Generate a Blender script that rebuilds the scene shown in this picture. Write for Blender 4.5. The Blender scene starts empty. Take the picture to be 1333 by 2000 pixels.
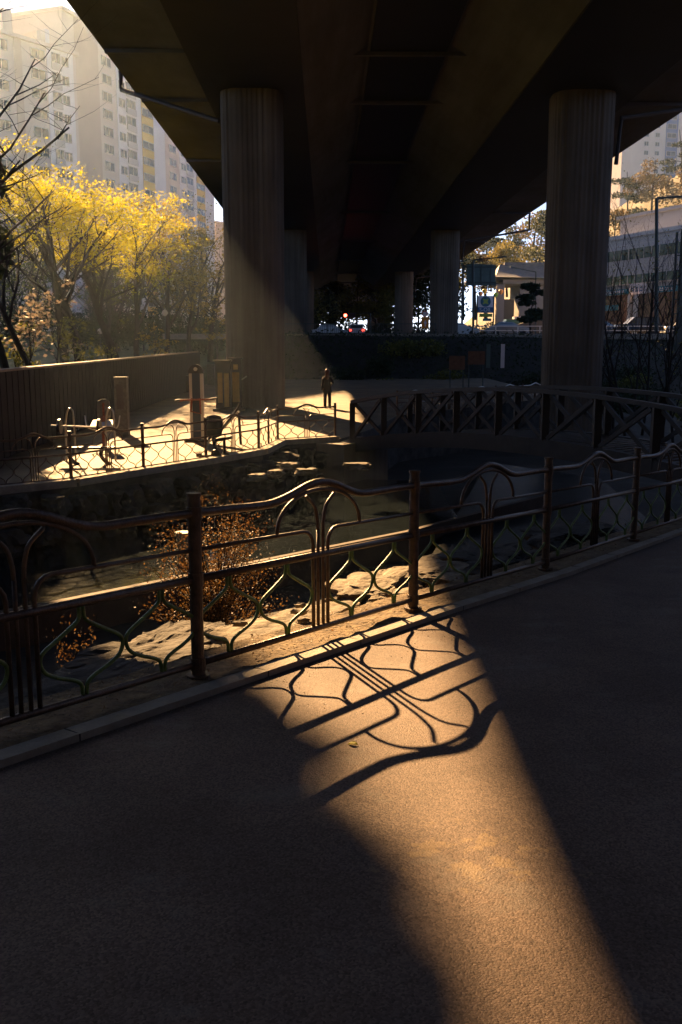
import bpy, bmesh, math, random
from mathutils import Vector, Matrix, noise
R=math.radians; PI=math.pi
scn=bpy.context.scene
col=scn.collection
# ------------------------------------------------------------------ camera
F=1876.; W,H=1333,2000
PITCH=math.atan(320/F); YAW=math.atan(27*math.cos(PITCH)/F); CZ=1.75
cam=bpy.data.cameras.new('camera'); camo=bpy.data.objects.new('camera',cam); col.objects.link(camo)
cam.sensor_fit='VERTICAL'; cam.sensor_height=36; cam.lens=36*F/H
cam.clip_start=.1; cam.clip_end=6000
camo.location=(0,0,CZ); camo.rotation_euler=(PI/2-PITCH,0,-YAW)
scn.camera=camo
# ------------------------------------------------------------------ sky, sun, exposure
SAZ=R(-19.5); SEL=R(25.2)
SUNV=Vector((math.sin(SAZ)*math.cos(SEL),math.cos(SAZ)*math.cos(SEL),math.sin(SEL)))
w=bpy.data.worlds.new('World'); scn.world=w; w.use_nodes=True
nt=w.node_tree; bg=nt.nodes['Background']
sky=nt.nodes.new('ShaderNodeTexSky'); sky.sky_type='NISHITA'; sky.sun_disc=False
sky.sun_elevation=SEL; sky.sun_rotation=SAZ; sky.air_density=.28; sky.dust_density=.25; sky.ozone_density=1.0
nt.links.new(sky.outputs[0],bg.inputs[0]); bg.inputs[1].default_value=.05
sun=bpy.data.lights.new('sun','SUN'); so=bpy.data.objects.new('sun',sun); col.objects.link(so)
sun.energy=5; sun.angle=R(.53); sun.color=(1,.59,.255)
so.rotation_euler=SUNV.to_track_quat('Z','Y').to_euler(); so.location=(-30,60,60)
scn.view_settings.view_transform='Standard'; scn.view_settings.look='None'
scn.view_settings.exposure=2.42; scn.view_settings.gamma=1
scn.render.engine='CYCLES'
cy=scn.cycles
cy.use_denoising=True; cy.max_bounces=5; cy.diffuse_bounces=1; cy.glossy_bounces=2; cy.transmission_bounces=3
cy.transparent_max_bounces=8; cy.volume_bounces=0; cy.caustics_reflective=False; cy.caustics_refractive=False
cy.sample_clamp_indirect=3; cy.adaptive_threshold=.01
try: cy.denoiser='OPENIMAGEDENOISE'
except Exception: pass

# ------------------------------------------------------------------ pixel -> world (used to measure positions)
def ray(px,py):
    x=(px-W/2)/F; y=-(py-H/2)/F
    fx,fy,fz=x,math.cos(PITCH)+y*math.sin(PITCH),-math.sin(PITCH)+y*math.cos(PITCH)
    c,s=math.cos(YAW),math.sin(YAW)
    return (fx*c+fy*s,-fx*s+fy*c,fz)
def gp(px,py,z0=0,sl=0):
    r=ray(px,py); t=(z0-CZ)/(r[2]-sl*r[1]); return Vector((r[0]*t,r[1]*t,CZ+r[2]*t))
def at(px,py,Y):
    r=ray(px,py); t=Y/r[1]; return Vector((r[0]*t,Y,CZ+r[2]*t))
def plz(px,py): return gp(px,py,-1.31,.008)
def plaza_z(y): return -1.31+.008*y
def path_z(x,y): return -.058*y

# ------------------------------------------------------------------ materials
def mat(name,c,rough=.7,metal=0,var=.0,scale=5,bump=0,bscale=None,c2=None,coord='Object',detail=6,trans=0,emis=None,spec=None):
    m=bpy.data.materials.new(name); m.use_nodes=True; t=m.node_tree; b=t.nodes['Principled BSDF']
    b.inputs['Base Color'].default_value=(*c,1); b.inputs['Roughness'].default_value=rough; b.inputs['Metallic'].default_value=metal
    if spec is not None: b.inputs['Specular IOR Level'].default_value=spec
    tc=t.nodes.new('ShaderNodeTexCoord')
    if var or c2:
        n=t.nodes.new('ShaderNodeTexNoise'); n.inputs['Scale'].default_value=scale; n.inputs['Detail'].default_value=detail; n.inputs['Roughness'].default_value=.62
        t.links.new(tc.outputs[coord],n.inputs['Vector'])
        r=t.nodes.new('ShaderNodeValToRGB'); r.color_ramp.elements[0].position=.35; r.color_ramp.elements[1].position=.65
        a=c if c2 else tuple(v*(1-var) for v in c); bb=c2 if c2 else tuple(min(1,v*(1+var)) for v in c)
        r.color_ramp.elements[0].color=(*a,1); r.color_ramp.elements[1].color=(*bb,1)
        t.links.new(n.outputs['Fac'],r.inputs['Fac']); t.links.new(r.outputs['Color'],b.inputs['Base Color'])
    if bump:
        n2=t.nodes.new('ShaderNodeTexNoise'); n2.inputs['Scale'].default_value=bscale or scale*4; n2.inputs['Detail'].default_value=8
        t.links.new(tc.outputs[coord],n2.inputs['Vector'])
        bp=t.nodes.new('ShaderNodeBump'); bp.inputs['Strength'].default_value=bump; bp.inputs['Distance'].default_value=.02
        t.links.new(n2.outputs['Fac'],bp.inputs['Height']); t.links.new(bp.outputs['Normal'],b.inputs['Normal'])
    if trans:
        tr=t.nodes.new('ShaderNodeBsdfTranslucent'); mx=t.nodes.new('ShaderNodeMixShader'); mx.inputs[0].default_value=trans
        src=b.inputs['Base Color'].links
        if src: t.links.new(src[0].from_socket,tr.inputs['Color'])
        else: tr.inputs['Color'].default_value=(*c,1)
        t.links.new(b.outputs[0],mx.inputs[1]); t.links.new(tr.outputs[0],mx.inputs[2])
        t.links.new(mx.outputs[0],t.nodes['Material Output'].inputs['Surface'])
    if emis:
        b.inputs['Emission Color'].default_value=(*emis[0],1); b.inputs['Emission Strength'].default_value=emis[1]
    return m
M={}
M['rail']=mat('rail_paint',(.075,.052,.040),.42,.25,.45,14,.35,70,detail=9)
M['rail_far']=mat('rail_paint_worn',(.10,.06,.04),.4,.3,.3,9)
M['scroll']=mat('green_paint',(.09,.16,.045),.42,.05,.35,22,.25,80)
M['cap']=mat('bare_steel',(.35,.33,.3),.35,.8,.2,20)
M['kerb']=mat('kerb_concrete',(.27,.24,.195),.85,0,.18,6,.5,50)
M['dirt']=mat('dry_dirt',(.07,.045,.022),.95,0,0,11,1.0,30,c2=(.20,.14,.07),detail=10)
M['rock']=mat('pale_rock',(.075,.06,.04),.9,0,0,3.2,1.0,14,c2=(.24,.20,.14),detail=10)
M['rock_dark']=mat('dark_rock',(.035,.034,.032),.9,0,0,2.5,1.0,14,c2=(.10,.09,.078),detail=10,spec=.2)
M['ground']=mat('bank_soil',(.014,.014,.010),.95,0,0,1.2,1.0,6,c2=(.035,.030,.022))
M['grass']=mat('park_grass',(.035,.055,.015),.95,0,0,.6,1.0,5,c2=(.08,.10,.03))
M['concrete']=mat('aged_concrete',(.16,.13,.10),.85,0,0,.35,.35,14,c2=(.27,.22,.17))
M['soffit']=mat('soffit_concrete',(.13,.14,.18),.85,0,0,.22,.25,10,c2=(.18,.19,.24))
M['soffit_dark']=mat('girder_dark',(.012,.014,.024),.6,.0,.25,.4)
M['pipe']=mat('drain_pipe',(.07,.055,.05),.6,.2)
M['wood']=mat('dark_timber',(.020,.014,.010),.6,0,.4,4,.4,30)
M['wall']=mat('wall_boards',(.016,.011,.008),.8,0,.35,2.5,.3,20)
M['coping']=mat('wall_coping',(.26,.2,.14),.8,0,.2,3)
M['bark']=mat('bark',(.018,.013,.010),.95,0,.4,5)
M['bark_far']=mat('bark_grey',(.06,.05,.042),.95,0,.4,3)
M['leaf_y']=mat('yellow_leaf',(.34,.32,.008),.6,0,.0,1.3,c2=(.56,.50,.012),trans=.55)
M['leaf_o']=mat('ochre_leaf',(.20,.14,.025),.6,0,0,1.5,c2=(.34,.26,.05),trans=.5)
M['leaf_g']=mat('green_leaf',(.07,.085,.015),.6,0,0,1.5,c2=(.20,.19,.03),trans=.45)
M['hill_o']=mat('hill_ochre_leaf',(.10,.07,.03),.7,0,0,.6,c2=(.20,.14,.05),trans=.3)
M['hill_g']=mat('hill_green_leaf',(.06,.065,.025),.7,0,0,.6,c2=(.13,.13,.04),trans=.3)
M['hill_y']=mat('hill_yellow_leaf',(.18,.14,.03),.7,0,0,.6,c2=(.30,.25,.05),trans=.35)
M['leaf_pine']=mat('pine_needles',(.022,.034,.016),.8,0,0,1,c2=(.05,.065,.028),trans=.15,spec=.2)
M['leaf_red']=mat('red_brown_leaf',(.08,.035,.013),.6,0,0,5,c2=(.22,.12,.035),trans=.4)
M['petal']=mat('pink_petal',(.24,.19,.14),.6,trans=.4)
M['water']=mat('stream_water',(.010,.014,.016),.07,0,0,3,.25,7,spec=.3)
M['black']=mat('black_coat',(.012,.012,.014),.8)
M['skin']=mat('skin',(.45,.28,.2),.5)
M['hair']=mat('brown_hair',(.07,.025,.012),.45)
M['yellow']=mat('yellow_panel',(.55,.36,.10),.55,0,.15,5)
M['blacksteel']=mat('black_steel',(.025,.025,.03),.4,.4)
M['navy']=mat('navy_panel',(.03,.05,.09),.4)
M['cream']=mat('cream_paint',(.6,.55,.45),.5)
M['orange']=mat('orange_paint',(.28,.075,.035),.6,0,.4,20)
M['steel']=mat('brushed_steel',(.55,.52,.48),.3,.9)
M['whitevinyl']=mat('white_seat',(.75,.73,.7),.5)
M['stone_post']=mat('granite_post',(.17,.15,.12),.8,0,.25,8)
M['glass']=mat('window_glass',(.06,.08,.09),.15)
M['glass_green']=mat('green_glass',(.05,.11,.10),.15,0,.3,.15)
M['bl_beige']=mat('beige_render',(.66,.57,.50),.85,0,.06,.2)
M['bl_brown']=mat('brown_render',(.55,.44,.37),.85,0,.06,.2)
M['bl_white']=mat('white_render',(.78,.75,.73),.85,0,.06,.2)
M['bl_yellow']=mat('yellow_render',(.75,.50,.17),.85,0,.06,.2)
M['bl_blue']=mat('blue_render',(.12,.19,.34),.85)
M['frame_w']=mat('window_frame',(.5,.48,.46),.5)
M['roofgreen']=mat('green_roof',(.10,.22,.14),.7)
M['tile']=mat('roof_tile',(.085,.09,.11),.7,0,.25,1.5)
M['asphalt2']=mat('road_asphalt',(.035,.035,.037),.95,0,.2,1,.2,20,spec=.03)
M['hall_wall']=mat('hall_wall',(.24,.22,.23),.8)
M['office']=mat('office_cladding',(.42,.41,.42),.7,0,.06,.3)
M['white']=mat('white_paint',(.75,.75,.75),.4)
M['carwhite']=mat('car_white',(.7,.72,.74),.25)
M['carsilver']=mat('car_silver',(.35,.37,.38),.25,.6)
M['cardark']=mat('car_dark',(.03,.035,.04),.2,.3)
M['busgreen']=mat('bus_green',(.03,.13,.06),.3)
M['tyre']=mat('tyre',(.015,.015,.015),.8)
M['red_lamp']=mat('red_lamp',(.5,.02,.01),.4,emis=((1,.06,.03),6))
M['tail']=mat('tail_lamp',(.4,.02,.02),.3,emis=((1,.05,.03),1.2))
M['head']=mat('head_lamp',(.8,.8,.7),.2,emis=((1,.95,.7),3))
M['signgreen']=mat('sign_back',(.10,.15,.14),.6,.2,.15,2)
M['pole']=mat('pole_paint',(.06,.08,.08),.5,.4)
M['sblue']=mat('sign_blue',(.03,.10,.24),.5)
M['steal']=mat('sign_teal_dark',(.02,.12,.18),.5)
M['slime']=mat('sign_yellowgreen',(.35,.42,.05),.5)
M['spink']=mat('sign_white',(.80,.72,.74),.5)
M['sorange']=mat('sign_orange',(.8,.28,.03),.5)
M['sred']=mat('sign_red',(.55,.06,.05),.5)
M['steal2']=mat('shop_teal',(.02,.2,.28),.5)
M['globe']=mat('lamp_globe',(.65,.6,.55),.3)
M['lantern_o']=mat('lantern_orange',(.8,.35,.12),.5)
M['lantern_y']=mat('lantern_yellow',(.85,.55,.05),.5)
M['lantern_g']=mat('lantern_green',(.2,.45,.08),.5)
M['brick']=mat('brown_brick',(.16,.08,.045),.85,0,.25,3)
M['hill']=mat('hill_soil',(.09,.07,.035),.95,0,0,.1,1,2,c2=(.15,.12,.05))

def streaks(m,amount=.5,sc=(3,3,.10)):
    t=m.node_tree; b=t.nodes['Principled BSDF']; src=b.inputs['Base Color'].links[0].from_socket
    tc=t.nodes.new('ShaderNodeTexCoord'); mp=t.nodes.new('ShaderNodeMapping'); mp.inputs['Scale'].default_value=sc
    n=t.nodes.new('ShaderNodeTexNoise'); n.inputs['Scale'].default_value=1; n.inputs['Detail'].default_value=7; n.inputs['Roughness'].default_value=.7
    r=t.nodes.new('ShaderNodeValToRGB'); r.color_ramp.elements[0].position=.38; r.color_ramp.elements[1].position=.62
    k=1-amount; r.color_ramp.elements[0].color=(k,k*.95,k*.9,1); r.color_ramp.elements[1].color=(1,1,1,1)
    mx=t.nodes.new('ShaderNodeMix'); mx.data_type='RGBA'; mx.blend_type='MULTIPLY'; mx.inputs['Factor'].default_value=1
    L=t.links.new; L(tc.outputs['Object'],mp.inputs['Vector']); L(mp.outputs[0],n.inputs['Vector']); L(n.outputs['Fac'],r.inputs['Fac'])
    L(src,mx.inputs['A']); L(r.outputs['Color'],mx.inputs['B']); L(mx.outputs['Result'],b.inputs['Base Color'])
M['concrete']=mat('aged_concrete',(.12,.10,.08),.85,0,0,.35,.35,14,c2=(.19,.155,.125))
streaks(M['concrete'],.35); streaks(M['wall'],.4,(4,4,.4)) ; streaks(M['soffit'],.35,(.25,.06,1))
# fluted / board-marked surfaces, wall boards: real geometry used below
def path_material():
    m=bpy.data.materials.new('path_asphalt'); m.use_nodes=True; t=m.node_tree; b=t.nodes['Principled BSDF']; L=t.links.new
    tc=t.nodes.new('ShaderNodeTexCoord')
    def N(s,d=6,r=.6):
        n=t.nodes.new('ShaderNodeTexNoise'); n.inputs['Scale'].default_value=s; n.inputs['Detail'].default_value=d; n.inputs['Roughness'].default_value=r
        L(tc.outputs['Object'],n.inputs['Vector']); return n
    big=N(.9,5); mid=N(5,6)
    v=t.nodes.new('ShaderNodeTexVoronoi'); v.inputs['Scale'].default_value=120; L(tc.outputs['Object'],v.inputs['Vector'])
    fine=N(160,3)
    r=t.nodes.new('ShaderNodeValToRGB'); e=r.color_ramp.elements
    e[0].position=.38; e[0].color=(.097,.068,.054,1); e[1].position=.62; e[1].color=(.148,.107,.085,1)
    L(big.outputs['Fac'],r.inputs['Fac'])
    # speckle of aggregate
    sp=t.nodes.new('ShaderNodeMapRange'); sp.inputs['From Min'].default_value=0; sp.inputs['From Max'].default_value=1; sp.inputs['To Min'].default_value=.45; sp.inputs['To Max'].default_value=1.65
    L(v.outputs['Color'],sp.inputs['Value'])
    mu=t.nodes.new('ShaderNodeMix'); mu.data_type='RGBA'; mu.blend_type='MULTIPLY'; mu.inputs['Factor'].default_value=1
    L(r.outputs['Color'],mu.inputs['A']); L(sp.outputs['Result'],mu.inputs['B'])
    # dusty worn blotches
    dr=t.nodes.new('ShaderNodeValToRGB'); dr.color_ramp.elements[0].position=.55; dr.color_ramp.elements[1].position=.72
    dn=N(1.7,9,.72); L(dn.outputs['Fac'],dr.inputs['Fac'])
    ds=t.nodes.new('ShaderNodeMath'); ds.operation='MULTIPLY'; ds.inputs[1].default_value=.55; L(dr.outputs['Color'],ds.inputs[0])
    m2=t.nodes.new('ShaderNodeMix'); m2.data_type='RGBA'; L(ds.outputs[0],m2.inputs['Factor']); L(mu.outputs['Result'],m2.inputs['A']); m2.inputs['B'].default_value=(.22,.20,.18,1)
    # worn pale scuffs, only around one spot on the path
    geo=t.nodes.new('ShaderNodeTexCoord'); sub=t.nodes.new('ShaderNodeVectorMath'); sub.operation='DISTANCE'
    L(geo.outputs['Object'],sub.inputs[0]); c=gp(930,1690,0,-.058); sub.inputs[1].default_value=(c.x,c.y+.05,c.z)
    mr=t.nodes.new('ShaderNodeMapRange'); mr.inputs['From Min'].default_value=.12; mr.inputs['From Max'].default_value=1.1; mr.inputs['To Min'].default_value=.16; mr.inputs['To Max'].default_value=-.2
    L(sub.outputs['Value'],mr.inputs['Value'])
    sn=N(9,9,.7); ad=t.nodes.new('ShaderNodeMath'); L(sn.outputs['Fac'],ad.inputs[0]); L(mr.outputs['Result'],ad.inputs[1])
    sr=t.nodes.new('ShaderNodeValToRGB'); sr.color_ramp.elements[0].position=.66; sr.color_ramp.elements[1].position=.72; L(ad.outputs[0],sr.inputs['Fac'])
    sm=t.nodes.new('ShaderNodeMath'); sm.operation='MULTIPLY'; sm.inputs[1].default_value=.35; L(sr.outputs['Color'],sm.inputs[0])
    m3=t.nodes.new('ShaderNodeMix'); m3.data_type='RGBA'; L(sm.outputs[0],m3.inputs['Factor']); L(m2.outputs['Result'],m3.inputs['A']); m3.inputs['B'].default_value=(.34,.24,.12,1)
    L(m3.outputs['Result'],b.inputs['Base Color'])
    b.inputs['Roughness'].default_value=.75; b.inputs['Specular IOR Level'].default_value=.25
    ah=t.nodes.new('ShaderNodeMath'); ah.operation='MULTIPLY_ADD'; ah.inputs[1].default_value=-1.0
    L(v.outputs['Distance'],ah.inputs[0]); L(fine.outputs['Fac'],ah.inputs[2])
    bp=t.nodes.new('ShaderNodeBump'); bp.inputs['Strength'].default_value=.7; bp.inputs['Distance'].default_value=.003
    L(ah.outputs[0],bp.inputs['Height']); L(bp.outputs['Normal'],b.inputs['Normal'])
    return m
M['path']=path_material()
def plaza_material():
    m=mat('plaza_paving',(.095,.070,.040),.8,0,0,.8,.6,12,c2=(.175,.13,.075),detail=10)  # mottled paving; part of the tone contrast stands in for dappled branch shade
    return m
M['plaza']=plaza_material()

# ------------------------------------------------------------------ mesh helpers
class MB:
    def __init__(s): s.v=[]; s.f=[]; s.m=[]; s.k=0
    def face(s,pts):
        b=len(s.v); s.v+= [tuple(p) for p in pts]; s.f.append(tuple(range(b,b+len(pts)))); s.m.append(s.k)
    def box(s,c,d,rz=0,mx=None):
        c=Vector(c); hx,hy,hz=d[0]/2,d[1]/2,d[2]/2
        M3=mx or Matrix.Rotation(rz,3,'Z')
        b=len(s.v)
        for z in (-hz,hz):
            for x,y in ((-hx,-hy),(hx,-hy),(hx,hy),(-hx,hy)): s.v.append(tuple(c+M3@Vector((x,y,z))))
        for q in ((0,3,2,1),(4,5,6,7),(0,1,5,4),(1,2,6,5),(2,3,7,6),(3,0,4,7)): s.f.append(tuple(b+i for i in q)); s.m.append(s.k)
        return s
    def bar(s,a,b,w,h):   # box beam from a to b, width w (horizontal), height h
        a=Vector(a); b=Vector(b); d=(b-a); L=d.length; d.normalize()
        up=Vector((0,0,1)) if abs(d.z)<.95 else Vector((0,1,0))
        x=d.cross(up).normalized(); z=x.cross(d).normalized()
        mx=Matrix((x,d,z)).transposed()
        return s.box((a+b)/2,(w,L,h),mx=mx)
    def tube(s,pts,r,n=8,cap=True):
        pts=[Vector(p) for p in pts]; N=len(pts)
        rr=r if isinstance(r,(list,tuple)) else [r]*N
        base=len(s.v); prev=None
        for i,p in enumerate(pts):
            d=(pts[min(i+1,N-1)]-pts[max(i-1,0)])
            if d.length<1e-9: d=Vector((0,0,1))
            d.normalize()
            if prev is None:
                u=d.cross(Vector((0,0,1)))
                if u.length<.05: u=d.cross(Vector((0,1,0)))
            else: u=prev-d*prev.dot(d)
            u.normalize(); prev=u; v=d.cross(u)
            for j in range(n):
                a=2*PI*j/n; s.v.append(tuple(p+(u*math.cos(a)+v*math.sin(a))*rr[i]))
        for i in range(N-1):
            for j in range(n):
                j2=(j+1)%n; s.f.append((base+i*n+j,base+i*n+j2,base+(i+1)*n+j2,base+(i+1)*n+j)); s.m.append(s.k)
        if cap:
            s.f.append(tuple(base+j for j in range(n))[::-1]); s.m.append(s.k)
            s.f.append(tuple(base+(N-1)*n+j for j in range(n))); s.m.append(s.k)
        return s
    def prism(s,poly,z0,z1):
        n=len(poly); b=len(s.v)
        f0=z0 if callable(z0) else (lambda x,y:z0); f1=z1 if callable(z1) else (lambda x,y:z1)
        for x,y in poly: s.v.append((x,y,f0(x,y)))
        for x,y in poly: s.v.append((x,y,f1(x,y)))
        s.f.append(tuple(b+i for i in range(n))[::-1]); s.m.append(s.k)
        s.f.append(tuple(b+n+i for i in range(n))); s.m.append(s.k)
        for i in range(n):
            j=(i+1)%n; s.f.append((b+i,b+j,b+n+j,b+n+i)); s.m.append(s.k)
        return s
    def lathe(s,c,prof,n=16,sx=1,sy=1):
        b=len(s.v); c=Vector(c)
        for r,z in prof:
            for j in range(n):
                a=2*PI*j/n; s.v.append((c.x+r*sx*math.cos(a),c.y+r*sy*math.sin(a),c.z+z))
        for i in range(len(prof)-1):
            for j in range(n):
                j2=(j+1)%n; s.f.append((b+i*n+j,b+i*n+j2,b+(i+1)*n+j2,b+(i+1)*n+j)); s.m.append(s.k)
        s.f.append(tuple(b+j for j in range(n))[::-1]); s.m.append(s.k)
        s.f.append(tuple(b+(len(prof)-1)*n+j for j in range(n))); s.m.append(s.k)
        return s
    def build(s,name,mats,parent=None,smooth=False,loc=None):
        me=bpy.data.meshes.new(name)
        off=Vector(loc) if loc is not None else (Vector(parent.location) if parent is not None and parent.get('_root') else Vector((0,0,0)))
        vv=[tuple(Vector(p)-off) for p in s.v] if off.length>0 else s.v
        me.from_pydata(vv,[],s.f)
        for m_ in (mats if isinstance(mats,(list,tuple)) else [mats]): me.materials.append(m_)
        me.polygons.foreach_set('material_index',s.m)
        if smooth: me.polygons.foreach_set('use_smooth',[True]*len(me.polygons))
        me.update()
        o=bpy.data.objects.new(name,me); col.objects.link(o)
        if parent is not None: o.parent=parent
        elif loc is not None: o.location=loc
        return o
def tag(o,label=None,cat=None,group=None,kind=None):
    if label: o['label']=label
    if cat: o['category']=cat
    if group: o['group']=group
    if kind: o['kind']=kind
    return o
def empty(name,loc,label,cat,group=None):
    o=bpy.data.objects.new(name,None); col.objects.link(o); o.location=loc; o.empty_display_size=.3
    o['_root']=1
    return tag(o,label,cat,group)
def sub_build(mb,name,mats,root,parent,smooth=False):
    """mesh in world coordinates stored relative to the thing's root, parented one level deeper"""
    o=mb.build(name,mats,root,smooth); o.parent=parent; return o
def arc(pts,n=24):
    """Catmull-Rom through pts"""
    P=[Vector(p) for p in pts]; P=[P[0]*2-P[1]]+P+[P[-1]*2-P[-2]]; out=[]
    for i in range(1,len(P)-2):
        for k in range(n):
            t=k/n; a,b,c,d=P[i-1],P[i],P[i+1],P[i+2]
            out.append(.5*((2*b)+(c-a)*t+(2*a-5*b+4*c-d)*t*t+(3*b-a-3*c+d)*t**3))
    out.append(P[-2]); return out

# ================================================================== VIADUCT
via=empty('viaduct',(4,45,-3),'huge dark concrete road viaduct on fluted round piers, crossing high overhead','bridge')
Y0,Y1=-160,330
def extr(profile,name,m,y0=Y0,y1=Y1,parent=via):
    """profile: closed polygon in (x,z), extruded along y"""
    mb=MB(); n=len(profile)
    mb.v=[(x,y0,z) for x,z in profile]+[(x,y1,z) for x,z in profile]
    mb.f=[tuple(range(n)),tuple(range(n,2*n))[::-1]]+[(i,n+i,n+(i+1)%n,(i+1)%n) for i in range(n)]; mb.m=[0]*len(mb.f)
    return mb.build(name,m,parent)
ZB=CZ+11.15; ZT=CZ+13.1; ZS=CZ+13.5
extr([(-9.85,CZ+13.0),(-5.1,ZT-.25),(-.9,ZT),(1.6,ZT),(5.4,ZT),(8.8,ZT),(13.9,ZT-.25),(19.6,CZ+12.85),(19.6,CZ+13.6),(-9.85,CZ+13.6)],'deck_slab',M['soffit'])
extr([(-5.35,ZB),(-1.0,ZB),(1.9,ZT+.05),(-5.05,ZT-.2)],'box_girder',[M['soffit']])
extr([(8.6,ZB),(13.7,ZB),(14.1,ZT-.2),(5.4,ZT+.05)],'box_girder',[M['soffit']])
# darker bottom flanges
extr([(-5.36,ZB-.12),(-.98,ZB-.12),(-.98,ZB-.003),(-5.36,ZB-.003)],'bottom_flange',M['soffit_dark'])
extr([(8.58,ZB-.12),(13.72,ZB-.12),(13.72,ZB-.003),(8.58,ZB-.003)],'bottom_flange',M['soffit_dark'])
extr([(1.95,ZT-.25),(5.3,ZT-.25),(5.3,ZT-.01),(1.95,ZT-.01)],'centre_girder',M['soffit_dark'])
extr([(-9.86,CZ+13.6),(-9.6,CZ+13.6),(-9.6,CZ+14.5),(-9.86,CZ+14.5)],'parapet',M['concrete'])
extr([(19.36,CZ+13.6),(19.61,CZ+13.6),(19.61,CZ+14.5),(19.36,CZ+14.5)],'parapet',M['concrete'])
for yj in (20,36.5,45,53.5,70,95,120,145,170,195):
    for a,b,z in ((-9.7,-5.36,CZ+12.82),(13.72,19.4,CZ+12.72),(-.9,8.5,ZT-.35)):
        mb=MB(); mb.box(((a+b)/2,yj,z),(b-a,.22,.16)); mb.build('cross_rib',M['soffit'],via)
mb=MB(); mb.tube([(-9.95,49.5,CZ+13.2),(-9.95,49.5,CZ+12.35),(-4.9,46.2,CZ+10.2)],.11,8); mb.build('drain_pipe',M['pipe'],via)
for yy,dx in ((45,0),(95,0),(145,0)):
    mb=MB(); mb.tube([(19.8,yy+2,CZ+13.0),(19.8,yy+2,CZ+11.4),(13.2,yy+.2,ZB-1.0),(13.0,yy,ZB-3)],.10,8); mb.build('drain_pipe',M['pipe'],via)
def pier(x,y,zb,r=1.38,flutes=40):
    n=flutes*4; mb=MB()
    prof=[(1.0,zb),(1.0,ZB-1.7)]
    rings=[]
    def ring(z,fx,fy,rr,flat=False):
        b=len(mb.v)
        for j in range(n):
            a=2*PI*j/n; k=j%4
            d=rr-((.014+.034*((int(j//4)*7919%13)/12)) if (k in (2,3)) and not flat else .010*((int(j//4)*104729%7)/6))
            # rounded-rectangle-ish section
            c,s=math.cos(a),math.sin(a); e=3.2
            q=(abs(c)**e+abs(s)**e)**(-1/e)
            mb.v.append((x+c*q*d*fx,y+s*q*d*fy,z))
        rings.append(b)
    ring(zb,.96,.8,r); ring(ZB-.1,1.0,.87,r)
    for a,b in zip(rings,rings[1:]):
        for j in range(n):
            j2=(j+1)%n; mb.f.append((a+j,a+j2,b+j2,b+j)); mb.m.append(0)
    return mb.build('pier',M['concrete'],via)
for k,yy in enumerate((45,95,145,195,245)):
    pier(-3.3,yy,-3 if k<1 else -1); pier(11.35,yy,-4 if k<1 else -1)
for yy in (-14,-64,-114): pier(-3.3,yy,-1); pier(11.35,yy,-1)

# ================================================================== NEAR PATH, KERB, VERGE
FP=[gp(388,1322,.08,-.058),gp(807,1190,.08,-.058),gp(1065,1113,.08,-.058),gp(1237,1055,.08,-.058)]
d0=(FP[1]-FP[0]); dl=(FP[3]-FP[2])
FP=[FP[0]-d0*2,FP[0]-d0]+FP+[FP[3]+dl,FP[3]+dl*2+Vector((.5,0,0)),FP[3]+dl*3+Vector((1.3,0,0))]
fdir=Vector((d0.x,d0.y,0)).normalized(); fnor=Vector((-fdir.y,fdir.x,0))   # fnor points over the stream
def off(p,s):  # offset from fence line (negative = towards the camera)
    return Vector((p.x,p.y,0))+fnor*s
ext=[FP[0]-d0*4]+FP+[FP[-1]+dl*6]
def strip(name,s0,s1,z0,z1,m,kind='structure',seg=24,rough=0,inset=0):
    mb=MB(); pts=[]
    for a,b in zip(ext,ext[1:]):
        for k in range(seg): pts.append(a.lerp(b,k/seg))
    pts.append(ext[-1])
    cols_=[]; NC=10 if rough else 1
    for p in pts:
        r_=[]
        for c in range(NC+1):
            s=s0+(s1-s0)*c/NC; q=off(p,s); z=path_z(q.x,q.y)+z1
            if rough: z+=rough*(noise.fractal(Vector((q.x*3,q.y*3,1)),1,2,4))*(1 if 0<c<NC else .4)
            r_.append((q.x,q.y,z))
        cols_.append(r_)
    b=0
    for r_ in cols_: mb.v+=r_
    n=NC+1
    for i in range(len(pts)-1):
        for c in range(NC): mb.f.append((i*n+c,(i+1)*n+c,(i+1)*n+c+1,i*n+c+1)); mb.m.append(0)
    # skirt on the camera side and far side
    for c,sgn in ((0,1),(NC,-1)):
        b=len(mb.v)
        for r_ in cols_: mb.v.append((r_[c][0],r_[c][1],r_[c][2])); mb.v.append((r_[c][0],r_[c][1],r_[c][2]-(z1-z0)))
        for i in range(len(pts)-1): mb.f.append((b+2*i,b+2*i+1,b+2*i+3,b+2*i+2)); mb.m.append(0)
    return tag(mb.build(name,m,smooth=bool(rough)),kind=kind)
strip('kerb',-.265,-.14,-.1,.085,M['kerb'])
strip('dirt_verge',-.142,.42,-.3,.080,M['dirt'],rough=.03)
mb=MB()
edge=[off(p,-.25) for p in ext]
poly=[(p.x,p.y) for p in edge]+[(60,30),(60,-25),(-20,-25)]
for i in range(len(edge)-1):
    a,b=edge[i],edge[i+1]
    aa=a-fnor*40; bb=b-fnor*40
    mb.face([(q.x,q.y,path_z(0,q.y)+.045) for q in (a,aa,bb,b)])
bmh=mb.build('path',M['path']); tag(bmh,kind='structure')

mb=MB(); s_=0
for a,b in zip(ext,ext[1:]):
    L_=(b-a).length; 
    for k in range(int(L_/1.0)):
        p0=a.lerp(b,(k+.35)/(L_/1.0)); q0=off(p0,-.2035)
        mb.box((q0.x,q0.y,path_z(0,q0.y)+.0445),(.008,.127,.084),rz=math.atan2(fdir.y,fdir.x))
tag(mb.build('kerb_joints',M['tyre']),kind='structure')
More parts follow.
